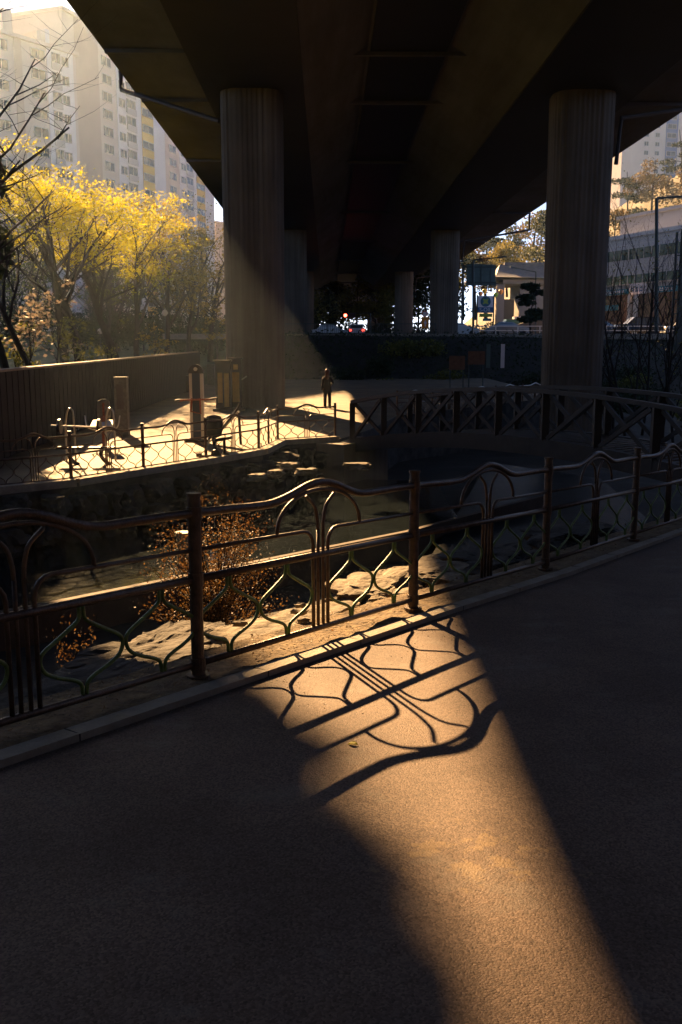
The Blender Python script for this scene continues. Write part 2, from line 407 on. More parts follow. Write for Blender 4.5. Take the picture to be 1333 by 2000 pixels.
# ================================================================== RAILINGS
def onion(P,uc,hw,v0,v1,r,n,side):
    """half of an onion scroll (side -1/+1) centred at uc"""
    g=.012
    k=[(0,g),(.14,g+.004),(.24,.28*hw),(.34,.68*hw),(.42,.93*hw),(.5,hw),(.6,.93*hw),(.72,.5*hw),(.8,.2*hw),(.86,g+.006),(1,g)]
    # upper shoulder is flatter than the lower one (drawn bottom to top)
    k=[(0,g),(.13,g+.01),(.2,.22*hw+g),(.27,.6*hw),(.36,.88*hw),(.48,hw-.006),(.58,.9*hw),(.70,.52*hw),(.80,.16*hw+g),(.87,g+.006),(1,g)]
    return [P(uc+side*o,v0+(v1-v0)*t) for t,o in k]
def railing_panel(root,A,B,H=1.13,near=True,ground=None):
    """A,B post feet; returns panel with rails, arch, bars and scrolls"""
    L=math.hypot(B.x-A.x,B.y-A.y); D=B-A
    sc=H/1.13
    def P(u,v): return A+D*(u/L)+Vector((0,0,v*sc))
    n=10 if near else 5
    sm=6 if near else 3
    mb=MB()
    # wavy top rail
    tp=[(0,1.025),(.1*L,1.025),(.2*L,1.02),(.29*L,1.025),(.37*L,1.065),(.44*L,1.115),(.5*L,1.135),(.56*L,1.115),(.63*L,1.06),(.70*L,1.02),(.8*L,1.02),(.9*L,1.025),(L,1.025)]
    mb.tube(arc([P(*q) for q in tp],sm),.027,n)
    o_top=mb
    mb=MB()
    mb.tube([P(0,.62),P(L,.62)],.024,n); mb.tube([P(0,.085),P(L,.085)],.021,n)
    # sub rails bending down into the outer bars
    cb=.5*L; g=.085
    for s in (-1,1):
        ub=cb+s*g*.98; r_=.11
        pts=[P(ub,.09),P(ub,.62),P(ub,.80-r_)]+[P(ub+s*r_*(1-math.cos(a)),.80-r_+r_*math.sin(a)) for a in (R(22),R(45),R(67),R(90))]
        pts+= [P(0 if s<0 else L,.80)]
        mb.tube(pts,.0135,n)
        # inner bar, splaying out to the arch
        ui=cb+s*g*.34
        mb.tube([P(ui,.09),P(ui,.62),P(ui,.80)]+arc([P(ui,.80),P(ui+s*.008,.88),P(ui+s*.04,.97),P(ui+s*.13,1.045)],sm),.0125,n)
    # arch
    aw=.47; mb.tube([P(cb-aw*math.cos(t),.80+.285*math.sin(t)**.9 if 0<t<PI else .80) for t in [PI*i/(24 if near else 12) for i in range((24 if near else 12)+1)]],.0135,n)
    pan=o_top
    if root is None: return None
    pn=pan.build('top_rail',M['rail' if near else 'rail_far'],root,True)
    fr=mb.build('rail_frame',M['rail' if near else 'rail_far'],root,True)
    half=(L/2-g)
    hw=half/4
    for s in (-1,1):
        for q in (0,1):
            uc=cb+s*(g+hw*(1+2*q)); mo=MB()
            for sd in (-1,1):
                mo.tube(arc(onion(P,uc,hw*.98,.10,.60,.011,n,sd),4 if near else 2),.0115,8 if near else 4)
            ob=sub_build(mo,'scroll',M['scroll' if near else 'rail_far'],root,fr,True)
    return pn
def railing_post(root,p,H=1.13,near=True):
    mb=MB(); mb.tube([p-Vector((0,0,.12)),p+Vector((0,0,H*1.0))],.04,14 if near else 8)
    for v in (.085,.62,1.025): mb.tube([p+Vector((0,0,v*H/1.13-.04)),p+Vector((0,0,v*H/1.13+.04))],.047,14 if near else 8)
    o=mb.build('post',M['rail' if near else 'rail_far'],root)
    mc=MB(); mc.tube([p+Vector((0,0,H)),p+Vector((0,0,H+.018))],.046,14 if near else 8)
    sub_build(mc,'cap',M['rail'],root,o)
    mf=MB(); mf.tube([p-Vector((0,0,.02)),p+Vector((0,0,.02))],.075,12 if near else 8)
    if near: sub_build(mf,'base_plate',M['rail'],root,o)
rl=empty('metal_railing',FP[2],'brown steel railing with wavy top rail and green scrolls beside the near path','railing')
for p in FP: railing_post(rl,p)
for a,b in zip(FP,FP[1:]): railing_panel(rl,a,b)
# plaza railing
fl=[plz(0,955)+(plz(0,955)-plz(140,941))*2,plz(-4,955.5),plz(140,941),plz(281,918),plz(403,899),plz(506,881),plz(543,863),plz(655,856)]
rl2=empty('metal_railing',fl[3],'brown wavy-topped steel railing along the sunlit plaza edge across the stream','railing')
for p in fl: railing_post(rl2,p,1.10,False)
for a,b in zip(fl,fl[1:]):
    railing_panel(rl2,a,b,1.10,False)
# third railing on the far bank behind the footbridge
q=[Vector((2.9,40.0,plaza_z(40)-.1)),Vector((4.6,42.3,-1.15)),Vector((6.4,44.6,-1.15)),Vector((8.2,47,-1.15)),Vector((10.0,49.4,-1.15)),Vector((11.8,51.8,-1.15))]
rl3=empty('metal_railing',q[2],'pale wavy handrail far behind the footbridge in the shade','railing')
for p in q: railing_post(rl3,p,1.10,False)
for a,b in zip(q,q[1:]): railing_panel(rl3,a,b,1.10,False)

for c_ in rl3.children:
    if c_.name.startswith('top_rail'): c_.data.materials[0]=M['steel']
# ================================================================== GROUND, PLAZA, STREAM
def sstep(a,b,x):
    t=max(0,min(1,(x-a)/(b-a))); return t*t*(3-2*t)
A0=FP[2]
def dnear(x,y): return (Vector((x,y,0))-Vector((A0.x,A0.y,0))).dot(fnor)
def gh(x,y):
    S=dnear(x,y)
    h=-2.95
    near=path_z(x,y)-.12-.35*max(0,S-.2)
    k=sstep(1.3,3.8,S); z=near*(1-k)+h*k
    if S<.3: z=path_z(x,y)-.25
    if y>-20 and S>1:
        kr=sstep(0,9,x-(9.5+(y-17)*.33)); z=z*(1-kr)+(.9)*kr
        ke=sstep(70,88,y-.15*max(0,x)); z=z*(1-ke)+(2.88)*ke
    if x<-8.6:
        kl=sstep(-8.65,-8.9,x) if False else min(1,(-8.6-x)/.3); hl=.1+(-8.9-x)*.07+max(0,y-60)*.02
        hl=min(hl,7); z=z*(1-kl)+hl*kl
    if S<0:   # unseen berm added behind and right of the viewer to block sky light
        kb=max(sstep(22,34,x-max(0,y)*.35)*(1-sstep(34,46,y)),1-sstep(-30,-14,y)); z+=kb*14.5
    kl2=(1-sstep(12,17,y))*(1-sstep(-18,-11,x)); z=z*(1-kl2)+13*kl2  # left berm out of view, likewise added to cut sky light
    if y<-40: z=14
    z+=.06*noise.fractal(Vector((x*.6,y*.6,0)),1,2,4) if S>1 else 0
    return z
def axis(lo,hi,f0,f1,fine,coarse):
    out=[]; v=lo
    while v<hi:
        out.append(v); v+= fine if f0<=v<f1 else coarse
        if out[-1]<f0<v: v=f0
    out.append(hi); return out
xs=[-3000,-1500,-800,-400,-200,-120]+axis(-90,90,-16,24,.5,3)+[120,200,400,800,1500,3000]
ys=[-600,-200,-80,-40]+axis(-20,130,0,60,.5,2.5)+[150,180,220,300,500,900,1600,3200]
mb=MB(); nx=len(xs)
for y in ys:
    for x in xs: mb.v.append((x,y,gh(x,y)))
for j in range(len(ys)-1):
    for i in range(nx-1):
        mb.f.append((j*nx+i,j*nx+i+1,(j+1)*nx+i+1,(j+1)*nx+i)); mb.m.append(1 if xs[i+1]<=-8.5 else 0)
g=mb.build('ground',[M['ground'],M['grass']],smooth=True); tag(g,kind='structure')
# plaza prism with retaining face
pe=[(-14,12.5),(-8.6,18.4)]+[(p.x+.12,p.y-.22) for p in fl[1:]]+[(.55,30.6),(1.5,33.5),(2.9,39.7),(11.9,51.6),(13,60),(13,82),(-8.6,84),(-8.6,60),(-8.6,30),(-14,20)]
mb=MB(); mb.prism(pe,-3.6,lambda x,y:plaza_z(y)); mb.m=[0,0]+[1]*(len(mb.f)-2); pz=mb.build('plaza',[M['plaza'],M['rock_dark']]); tag(pz,kind='structure')
# pale edging kerb of the plaza (real step)
mb=MB()
for a,b in zip(fl,fl[1:]):
    d=(b-a).normalized(); nn=Vector((d.y,-d.x,0))
    mb.bar(a+nn*.14-Vector((0,0,.0)),b+nn*.14-Vector((0,0,.0)),.26,.16)
tag(mb.build('plaza_kerb',M['kerb']),kind='structure')
# water held behind the low weir wall
wl=[Vector((-11,9.6,0)),Vector((-4.4,15.3,0)),Vector((1.8,21.3,0)),Vector((6.0,26.5,0))]
mb=MB()
mb.face([(p.x,p.y,-2.36) for p in wl[:3]]+[(3.2,23.2,-2.36),(3.4,29.8,-2.36),(.4,30.4,-2.36),(-1.6,29.1,-2.36),(-6.7,19.8,-2.36),(-14,13,-2.36)])
tag(mb.build('stream_water',M['water']),kind='structure')
mb=MB()
for a,b in zip(wl,wl[1:]): mb.bar(a+Vector((0,0,-2.68)),b+Vector((0,0,-2.68)),.14,.72)
tag(mb.build('weir_wall',mat('weir_concrete',(.055,.036,.024),.85,0,.25,3,.4,18)),'low brown concrete weir wall crossing the stream bed','wall')
mb=MB(); mb.face([(2.2,20,-2.62),(6,19,-2.72),(8.5,25,-2.72),(9.5,33,-2.72),(6.4,38,-2.72),(4.6,30,-2.62)])
tag(mb.build('stream_pool',mat('shallow_water',(.012,.015,.016),.45,0,.5,1.5,.5,9,spec=.06)),kind='structure')

# rocks
def rock_mesh(seed,sx,sy,sz,sub=3,flat=0,rough=.35):
    bm=bmesh.new(); bmesh.ops.create_icosphere(bm,subdivisions=sub,radius=1)
    o=Vector((seed*7.3,seed*3.1,seed))
    for v in bm.verts:
        p=v.co.copy(); n=p.normalized()
        q=max(abs(n.x),abs(n.y),abs(n.z)); k=1/(q**.55)
        d=noise.fractal(n*1.3+o,1,2,5)*rough
        c=noise.cell(n*2.2+o)*.12
        d+=.05*noise.fractal(n*6+o,1,2,4)*(sub>3)+.10*abs(noise.noise(n*3.1+o))
        v.co=n*k*(.83+d+c*1.5)
        if flat and v.co.z>flat: v.co.z=flat+(v.co.z-flat)*.15+.06*noise.fractal(v.co*2.5+o,1,2,4)
        v.co=Vector((v.co.x*sx,v.co.y*sy,v.co.z*sz))
    me=bpy.data.meshes.new('rock'); bm.to_mesh(me); bm.free()
    return me
def rock(name,loc,size,seed,m,label=None,parent=None,rz=0,flat=0,sub=3,group=None,rough=.35):
    me=rock_mesh(seed,*size,sub=sub,flat=flat,rough=rough); me.materials.append(m)
    o=bpy.data.objects.new(name,me); col.objects.link(o)
    o.rotation_euler=(0,0,rz)
    if parent: o.parent=parent; o.location=Vector(loc)-Vector(parent.location)
    else: o.location=loc
    if label: tag(o,label,'rock',group)
    return o
frz=math.atan2(fdir.y,fdir.x)
def rk(px,py,z,**k): return gp(px,py,z)
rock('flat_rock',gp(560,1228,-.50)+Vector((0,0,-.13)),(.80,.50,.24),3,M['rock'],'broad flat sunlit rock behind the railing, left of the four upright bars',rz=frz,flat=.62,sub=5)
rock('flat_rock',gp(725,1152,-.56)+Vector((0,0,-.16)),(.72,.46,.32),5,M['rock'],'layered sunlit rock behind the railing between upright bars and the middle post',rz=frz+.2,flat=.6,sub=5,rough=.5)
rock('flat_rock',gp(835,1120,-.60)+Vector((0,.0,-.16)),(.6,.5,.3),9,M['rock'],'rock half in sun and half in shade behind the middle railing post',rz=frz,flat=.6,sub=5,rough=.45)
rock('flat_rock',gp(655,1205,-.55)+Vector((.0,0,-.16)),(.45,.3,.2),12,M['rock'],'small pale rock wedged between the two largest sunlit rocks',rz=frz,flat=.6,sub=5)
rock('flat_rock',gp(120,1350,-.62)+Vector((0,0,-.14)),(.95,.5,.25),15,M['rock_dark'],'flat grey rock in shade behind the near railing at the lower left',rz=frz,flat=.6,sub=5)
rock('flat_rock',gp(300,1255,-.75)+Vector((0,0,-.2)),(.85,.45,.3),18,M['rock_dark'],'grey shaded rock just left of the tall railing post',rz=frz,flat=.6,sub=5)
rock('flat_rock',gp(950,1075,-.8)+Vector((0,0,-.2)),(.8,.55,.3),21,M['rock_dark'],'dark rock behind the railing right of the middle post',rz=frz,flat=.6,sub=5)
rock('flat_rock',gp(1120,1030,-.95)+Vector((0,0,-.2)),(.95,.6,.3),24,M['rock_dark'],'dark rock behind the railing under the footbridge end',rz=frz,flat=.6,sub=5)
rnd=random.Random(4)
for i in range(14):
    u=rnd.uniform(0,9.5); s=rnd.uniform(.4,.85); p=FP[0]+(FP[3]-FP[0])*(u/9.5)*1.0; q_=off(p,s)
    rock('pebble',(q_.x,q_.y,path_z(0,q_.y)+.09),(rnd.uniform(.03,.08),rnd.uniform(.03,.06),.03),40+i,M['rock'],'small stone lying on the dirt strip under the railing',group='stones on the dirt strip',sub=2)
# boulder retaining wall below plaza
bw=empty('boulder_wall',(-3,24,-2.4),'retaining wall of stacked dark boulders below the plaza railing','wall')
rnd=random.Random(11); k=0
ep=[Vector((x,y,0)) for x,y in pe[1:10]]
for a,b in zip(ep,ep[1:]):
    L=(b-a).length; d=(b-a).normalized(); nn=Vector((d.y,-d.x,0)); s=0
    while s<L:
        wd=rnd.uniform(.38,.75)
        for row in range(2):
            ww=wd*rnd.uniform(.8,1.1); p=a+d*min(L,s+row*.25)+nn*(.02+.10*(1-row)+rnd.uniform(0,.22))
            z=(-2.15,-1.58)[row]+rnd.uniform(-.12,.10)
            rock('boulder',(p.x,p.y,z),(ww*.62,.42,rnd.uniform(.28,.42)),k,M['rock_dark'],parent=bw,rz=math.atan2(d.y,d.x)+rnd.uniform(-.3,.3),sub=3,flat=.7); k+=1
        s+=wd*1.25
# ledge rocks catching the light below the plaza railing corner
for i,(px,py,sz) in enumerate(((565,905,.35),(540,918,.25),(600,915,.3),(505,925,.3),(700,905,.4))):
    p=plz(px,py-18); rock('ledge_rock',(p.x,p.y-.35,p.z-.28),(sz*.9,.22,.13),60+i,M['rock'],
      ('wide ledge rock under the plaza railing left of its corner','small ledge rock right under the plaza railing corner','pale ledge rock below the last plaza railing panel','leaning ledge rock below the plaza railing near the cabinet','ledge rock under the start of the footbridge')[i],flat=.6)
mb=MB(); mb.tube([(-2.75,18.0,-2.9),(-2.75,18.0,-1.75)],.13,12); mb.tube([(-2.75,18.0,-1.78),(-2.75,18.0,-1.70)],.16,12)
tag(mb.build('stub_pipe',M['signgreen']),'short grey standing pipe in the stream behind the red shrub','pipe')

# ================================================================== LEFT WALL
mb=MB(); WZ0=-1.3
def wtop(y): return CZ-.62+.009*(y-25)
ypts=list(range(8,65,1))
for i,y in enumerate(ypts):
    for k in range(4):
        yy=y+k*.25; mb.box((-8.6+(.015 if k%2 else 0),yy+.125,(WZ0-.3+wtop(yy))/2),(.2,.235,wtop(yy)-WZ0+.3))
wlr=empty('boundary_wall',(-8.6,40,-1.2),'long dark brown boarded wall with pale coping along the plaza','wall')
mb.build('boards',M['wall'],wlr)
mb=MB()
for y in range(8,64,2): mb.bar((-8.6,y,wtop(y)+.035),(-8.6,y+1.99,wtop(y+2)+.035),.32,.06)
mb.build('coping',M['coping'],wlr)
mb=MB(); mb.box((-8.0,67,-.2),(.5,.5,1.6)); mb.box((-8.0,67,.63),(.58,.58,.07)); tag(mb.build('gate_post',M['stone_post']),'short pale stone post past the end of the brown wall','post')

# ================================================================== FOOTBRIDGE
fb=empty('footbridge',(4,25,-1),'dark arched timber footbridge with X-braced sides over the stream','footbridge')
BA=Vector((.78,30.0,-1.08)); BB=Vector((8.9,18.0,-1.15)); bd=(BB-BA); BL=bd.length; bd=bd.normalized(); bn=Vector((-bd.y,bd.x,0)).normalized()
bn=bn if bn.y>0 else -bn
def bp(t,s=0,z=0):
    p=BA.lerp(BB,t)+bn*s; p.z=-1.1+4*.62*t*(1-t)+z; return p
NP=9
for s in (0,2.3):
    mt=MB(); ml=MB(); n=36
    for i in range(n):
        a,b=i/n,(i+1)/n
        mt.bar(bp(a,s,1.2),bp(b+.002,s,1.2),.16,.10); ml.bar(bp(a,s,-.16),bp(b+.002,s,-.16),.18,.42)
    mt.build('handrail',M['wood'],fb); ml.build('side_beam',M['wood'],fb)
    for i in range(NP+1):
        mp=MB(); mp.bar(bp(i/NP,s,.02),bp(i/NP,s,1.16),.17,.17); mp.build('upright',M['wood'],fb)
    for i in range(NP):
        mx_=MB(); a,b=(i+.07)/NP,(i+.93)/NP
        mx_.bar(bp(a,s-.03,.07),bp(b,s-.03,1.12),.06,.10); mx_.bar(bp(a,s+.034,1.12),bp(b,s+.034,.07),.06,.10); mx_.build('cross_brace',M['wood'],fb)
md=MB(); n=60
for i in range(n): md.bar(bp(i/n,1.15,.0)-bn*1.05,bp(i/n,1.15,.0)+bn*1.05,BL/n*.92,.05)
md.build('deck_boards',M['wood'],fb)
mb=MB(); mb.box((BA.x-.2,BA.y+.7,-2.3),(1.6,2.6,2.3),rz=-.6); mb.build('abutment',M['concrete'],fb)

# ================================================================== TREES
def branch_tree(seed,h,lean=(0,0),limbs=5,levels=3,r0=.16,fork=.35,up=.75,bspread=.55,sides=6):
    spread=bspread
    """returns (MB trunk, tips, MB twigs)"""
    rn=random.Random(seed); tr=MB(); tw=MB(); tips=[]
    def grow(p,d,L,r,lev):
        n=5 if lev==0 else 4; pts=[p.copy()]; rr=[r]; dd=d.copy()
        for i in range(n):
            dd=(dd+Vector((rn.uniform(-.26,.26),rn.uniform(-.26,.26),rn.uniform(-.12,.17)))*(1.0 if lev else .4)).normalized()
            pts.append(pts[-1]+dd*L/n); rr.append(r*(1-(.62 if lev<levels else .8)*(i+1)/n))
        (tr if lev<2 else tw).tube(pts,rr,sides if lev<2 else 3 if lev>2 else 4,cap=False)
        if lev>=levels: tips.append((pts[-1],dd)); tips.append((pts[-2],dd)); return
        kn=limbs if lev==0 else rn.choice((3,4,5))
        for i in range(kn):
            t=(fork if lev==0 else .3)+(1-(fork if lev==0 else .3))*((i+rn.random()*.8)/kn)
            j=min(n-1,int(t*n)); q_=pts[j].lerp(pts[j+1],t*n-j)
            az=rn.uniform(0,2*PI)+i*2.4
            side=Vector((math.cos(az),math.sin(az),0))
            nd=(dd*.55+side*spread*(1+.25*lev)+Vector((0,0,up-.28*lev))*.5).normalized()
            grow(q_,nd,L*rn.uniform(.5,.75)*(.95 if lev else .8),rr[j]*.6,lev+1)
        if lev: tips.append((pts[-1],dd))
    grow(Vector((0,0,0)),Vector((lean[0],lean[1],1)).normalized(),h*.72,r0,0)
    return tr,tw,tips
def leaf_cloud(tips,seed,per,size,spread,zmin=0,flat=.45,filt=None):
    rn=random.Random(seed+99); mb=MB()
    for p,d in tips:
        if p.z<zmin or noise.noise(p*.6+Vector((seed*3.7,0,0)))<-.03: continue
        if filt and not filt(p,rn): continue
        for i in range(per):
            c=p+Vector((rn.gauss(0,spread),rn.gauss(0,spread),rn.gauss(0,spread*flat)))
            s=size*rn.uniform(.55,1.3)
            a=Vector((rn.gauss(0,1),rn.gauss(0,1),rn.gauss(0,.45))).normalized()*s
            b=a.cross(Vector((rn.gauss(0,1),rn.gauss(0,1),rn.gauss(0,1)))).normalized()*s*.6
            mb.face([c-a,c+b,c+a,c-b])
    return mb
def tree(loc,label,seed,h,leaf='leaf_y',per=8,size=.1,spread=.28,zmin=0,filt=None,bark='bark',group=None,name='tree',cat='tree',**k):
    t=empty(name,loc,label,cat,group)
    tr,tw,tips=branch_tree(seed,h,**k)
    def rel(mb,nm,m,par=t,sm=False):
        me=bpy.data.meshes.new(nm); me.from_pydata(mb.v,[],mb.f)
        for m_ in m: me.materials.append(m_)
        me.polygons.foreach_set('material_index',mb.m)
        o=bpy.data.objects.new(nm,me); col.objects.link(o); o.parent=par; return o
    rel(tr,'trunk',[M[bark]])
    cr=leaf_cloud(tips,seed,per,size,spread,zmin,filt=filt) if per else MB()
    cr.k=0; b=len(cr.v); cr.v+=tw.v; cr.f+=[tuple(b+i for i in f_) for f_ in tw.f]; cr.m+=[1]*len(tw.f)
    rel(cr,'crown',[M[leaf],M[bark]])
    return t
G1='trees standing behind the brown wall'
def behind(px,Y): # foot of a tree behind the wall at image column px
    x=at(px,700,Y).x; return Vector((x,Y,gh(x,Y)-.1))
def hi(z): return lambda p,rn: p.z>z
tree(behind(79,34),'slim dark tree leaning left, leftmost of the leaning trunks behind the wall',1,8,'leaf_g',3,.08,.25,lean=(-.35,0),limbs=5,fork=.4,r0=.13,group=G1)
tree(behind(127,57),'tall dark tree with bright yellow crown forking widely above the wall',2,12.2,'leaf_y',41,.085,.5,zmin=7.4,lean=(-.16,0),limbs=7,fork=.33,r0=.30,group=G1,filt=lambda p,rn:p.x>-3.6 and p.z<12.3)
tree(behind(160,60),'yellow-leaved tree with upright twin limbs behind the wall, second yellow crown',7,12.0,'leaf_y',41,.085,.5,zmin=6.2,lean=(-.10,0),limbs=7,fork=.3,r0=.29,group=G1,filt=lambda p,rn:p.z<11.6)
tree(behind(232,63),'yellow-leaved tree with a trunk leaning left, right of the twin-limbed one',4,11.2,'leaf_y',41,.09,.5,zmin=5.2,lean=(-.22,0),limbs=7,fork=.33,r0=.30,group=G1,filt=lambda p,rn:p.z<10.6)
tree(behind(268,66),'yellow-leaved tree with slender pair of stems and low drooping bright sprays',5,10.4,'leaf_y',38,.09,.5,zmin=4.2,lean=(-.05,0),limbs=7,fork=.3,r0=.22,group=G1)
tree(behind(325,70),'paler ochre-leaved tree right of the brightest yellow crowns',6,10.4,'leaf_o',17,.12,.55,zmin=3.8,lean=(.02,0),limbs=7,fork=.28,r0=.22,group=G1,filt=lambda p,rn:p.z<10.4)
tree(behind(368,76),'ochre-leaved tree nearest the left end of the pier row, thin straight trunk',8,10.8,'leaf_o',17,.125,.55,zmin=3.8,lean=(.08,0),limbs=7,fork=.28,r0=.22,group=G1,filt=lambda p,rn:p.z<10.4)
tree(behind(410,82),'yellow-brown tree half hidden by the left pier',9,11.2,'leaf_o',17,.13,.55,zmin=3,lean=(.05,0),limbs=7,fork=.28,r0=.22,group=G1,filt=lambda p,rn:p.z<10.4)
tree(behind(-60,30),'bare-branched tree reaching in from the left edge above the yellow crown',10,12.6,'leaf_g',0,.06,.2,lean=(.04,0),limbs=9,fork=.4,r0=.15,group=G1,bspread=.8)
tree(behind(20,33),'dark leaning tree with crossing bare limbs at the left edge',12,10.5,'leaf_g',2,.07,.25,lean=(-.2,0),limbs=7,fork=.3,r0=.15,group=G1)
# low flowering shrubs behind the wall
for i,(px,Y,lf,hh,lab) in enumerate(((60,38,'petal',3.6,'pink-blossomed shrub behind the wall at the far left'),(35,40,'leaf_g',2.2,'low yellow shrub behind the left end of the wall'),(150,45,'leaf_g',2.8,'low yellow-green shrub between two dark trunks behind the wall'),(210,52,'leaf_g',3.2,'yellow-green shrub behind the middle of the wall'),(300,66,'leaf_o',3.4,'orange-brown shrub over the far end of the wall'),(110,41,'petal',4.0,'pale blossoming shrub between the two leftmost dark trunks'),(425,80,'leaf_o',5,'orange shrub beside the left pier'))):
    tree(behind(px,Y),lab,30+i,hh,lf,5 if lf=='petal' else 8,.07+.0006*Y,.22,limbs=8,fork=.12,r0=.05,bspread=.8,name='shrub',cat='shrub',levels=2)
# woodland deeper in the park
rn=random.Random(77)
bgl=['bare grey-brown tree deep in the park, thin crown against the towers']
for i in range(22):
    px=rn.uniform(-20,440); Y=rn.uniform(86,125); hh=rn.uniform(9,13)*(Y/100)
    tree(behind(px,Y),'bare thin tree in the murky park woodland behind the yellow trees',50+i,hh,'leaf_g',3,.16,.5,bark='bark_far',group='bare trees deep in the park',lean=(rn.uniform(-.2,.2),0),limbs=8,fork=.18,r0=.2,name='bare_tree')
# bushes closing the view under the crowns
def blob_cloud(mb,c,r,n,size,rn,flat=1.0):
    for i in range(n):
        v=Vector((rn.gauss(0,1),rn.gauss(0,1),rn.gauss(0,1))).normalized()*(rn.random()**.4)
        p=Vector(c)+Vector((v.x*r[0],v.y*r[1],v.z*r[2]))
        s=size*rn.uniform(.6,1.3); a=Vector((rn.gauss(0,1),rn.gauss(0,1),rn.gauss(0,.7))).normalized()*s
        b=a.cross(Vector((rn.gauss(0,1),rn.gauss(0,1),rn.gauss(0,1)))).normalized()*s*.6
        mb.face([p-a,p+b,p+a,p-b])
for i in range(9):
    px=20+i*50+rn.uniform(-15,15); Y=rn.uniform(84,120); b=behind(px,Y); e=empty('bush',b,'dark green bush on the park slope behind the trees','bush','dark bushes on the park slope')
    mb=MB()
    for j in range(5): blob_cloud(mb,b+Vector((rn.uniform(-3,3),rn.uniform(-1,1),rn.uniform(1,3.2))),(2.2,1.6,1.7),420,.16,rn)
    mb.build('foliage',M['leaf_pine'],e)
    mb=MB(); mb.tube([b,b+Vector((0,0,2.2))],.08,5); mb.build('stem',M['bark'],e)
# tall evergreen past the left edge, crown shaped to shade path and plaza
tv=empty('evergreen_tree',(-17.5,40,.5),'tall dense dark evergreen tree at the extreme left edge behind the wall, crown shaped to cast shade','tree')
mb=MB(); mb.tube([(-17.5,40,.3),(-17.3,40,9),(-17.1,40,19)],[.45,.33,.1],10); mb.build('trunk',M['bark'],tv)
mb=MB(); rn2=random.Random(5)
for (x,z,rx,rz_) in ((-15.62,18.75,2.75,.8),(-16.35,17.2,3.9,4.0),(-16.35,17.2,3.8,3.4),(-16.0,17.2,3.4,2.2),(-17.5,18,3,3),(-16.8,14.6,3.0,2.2),(-16.1,11.0,3.0,2.0),(-15.8,8.6,3.0,2.2),(-15.7,5.8,3.0,2.0),(-18.5,16.5,3,3),(-19,12,3,3),(-19,8,3,3),(-17,20,2.2,2)):
    blob_cloud(mb,(x,40,z),(rx,2.4,rz_),5200,.22,rn2)
keep=[f_ for f_ in mb.f if not (12.3<mb.v[f_[0]][2]<16.1 and mb.v[f_[0]][0]>-13.9)]
mb.f=keep; mb.m=[0]*len(keep); mb.build('crown',M['leaf_pine'],tv)
# lamp globes in the park
for px,py,Y,l in ((323,611,70,'white globe park lamp among the trees'),(196,647,80,'small pale park lamp low between the dark trunks')):
    p=at(px,py,Y); e=empty('park_lamp',(p.x,Y,gh(p.x,Y)),l,'lamp')
    mb=MB(); mb.tube([(p.x,Y,gh(p.x,Y)),(p.x,Y,p.z-.2)],.06,8); mb.build('pole',M['pole'],e)
    mb=MB(); mb.lathe(p,[(.02,-.24),(.16,-.18),(.24,0),(.16,.18),(.02,.24)],12); mb.build('globe',M['globe'],e,True)

# red-brown shrub in the stream behind the railing
sb=gp(470,1235,-2.2); sb=Vector((-1.25,10.2,-1.7))
e=empty('red_shrub',sb,'sunlit red-brown leafy shrub behind the near railing','shrub')
rn=random.Random(21); mb=MB(); ml=MB()
for i in range(64):
    a=rn.uniform(0,2*PI); r_=rn.random()**.6*.78; top=sb+Vector((r_*math.cos(a)*1.1,r_*math.sin(a)*.8,rn.uniform(.75,2.12)*(1-.25*r_)))
    mid=sb+Vector(((top.x-sb.x)*.35+rn.uniform(-.07,.07),(top.y-sb.y)*.35,(top.z-sb.z)*.55))
    pts=arc([sb,mid,top],5); mb.tube(pts,[.012*(1-.75*i_/(len(pts)-1)) for i_ in range(len(pts))],4,cap=False)
    for k in range(200):
        t=rn.uniform(.35,1.04); j=min(len(pts)-1,int(t*(len(pts)-1))); p=pts[j]+Vector((rn.gauss(0,.075),rn.gauss(0,.075),rn.gauss(0,.055)))
        s=rn.uniform(.006,.018); u=Vector((rn.gauss(0,1),rn.gauss(0,1),rn.gauss(0,.7))).normalized()*s; v=u.cross(Vector((rn.gauss(0,1),rn.gauss(0,1),rn.gauss(0,1)))).normalized()*s*.6
        ml.face([p-u,p+v,p+u,p-v])
mb.build('stems',M['bark'],e); ml.build('foliage',M['leaf_red'],e)
# low dry twigs
def twigs(loc,label,seed,h,n,m,sp=.5,cat='plant'):
    e=empty('dry_plant',loc,label,cat); rn=random.Random(seed); mb=MB(); ml=MB()
    for i in range(n):
        a=rn.uniform(0,2*PI); t=Vector(loc)+Vector((math.cos(a)*sp*rn.random(),math.sin(a)*sp*rn.random(),h*rn.uniform(.5,1)))
        c=Vector(loc)+Vector((rn.uniform(-.1,.1),rn.uniform(-.1,.1),h*.4)); pts=arc([loc,c,t],4); mb.tube(pts,[.008*(1-.7*k/(len(pts)-1)) for k in range(len(pts))],3,cap=False)
        for k in range(14):
            p=pts[rn.randrange(4,len(pts))]+Vector((rn.gauss(0,.05),rn.gauss(0,.05),rn.gauss(0,.04))); s=rn.uniform(.012,.028)
            u=Vector((rn.gauss(0,1),rn.gauss(0,1),rn.gauss(0,1))).normalized()*s; v=u.orthogonal().normalized()*s*.5; ml.face([p-u,p+v,p+u,p-v])
    mb.build('stems',M['bark'],e); ml.build('leaves',m,e)
p=gp(130,1235,-2.0); twigs(Vector((-3.0,11,-2.4)),'thin dry twigs by the weir wall, seen through the left railing panel',3,1.0,14,M['leaf_red'])
twigs(Vector((4.1,14.5,-1.9)),'low reddish plants growing under the footbridge end',4,.8,40,M['leaf_red'],.9)
twigs(Vector((5.6,16.5,-1.9)),'low reddish plants behind the farthest railing posts',6,.7,36,M['leaf_red'],.9)

# ================================================================== PLAZA FURNITURE
def pz_(px,py): return plz(px,py)
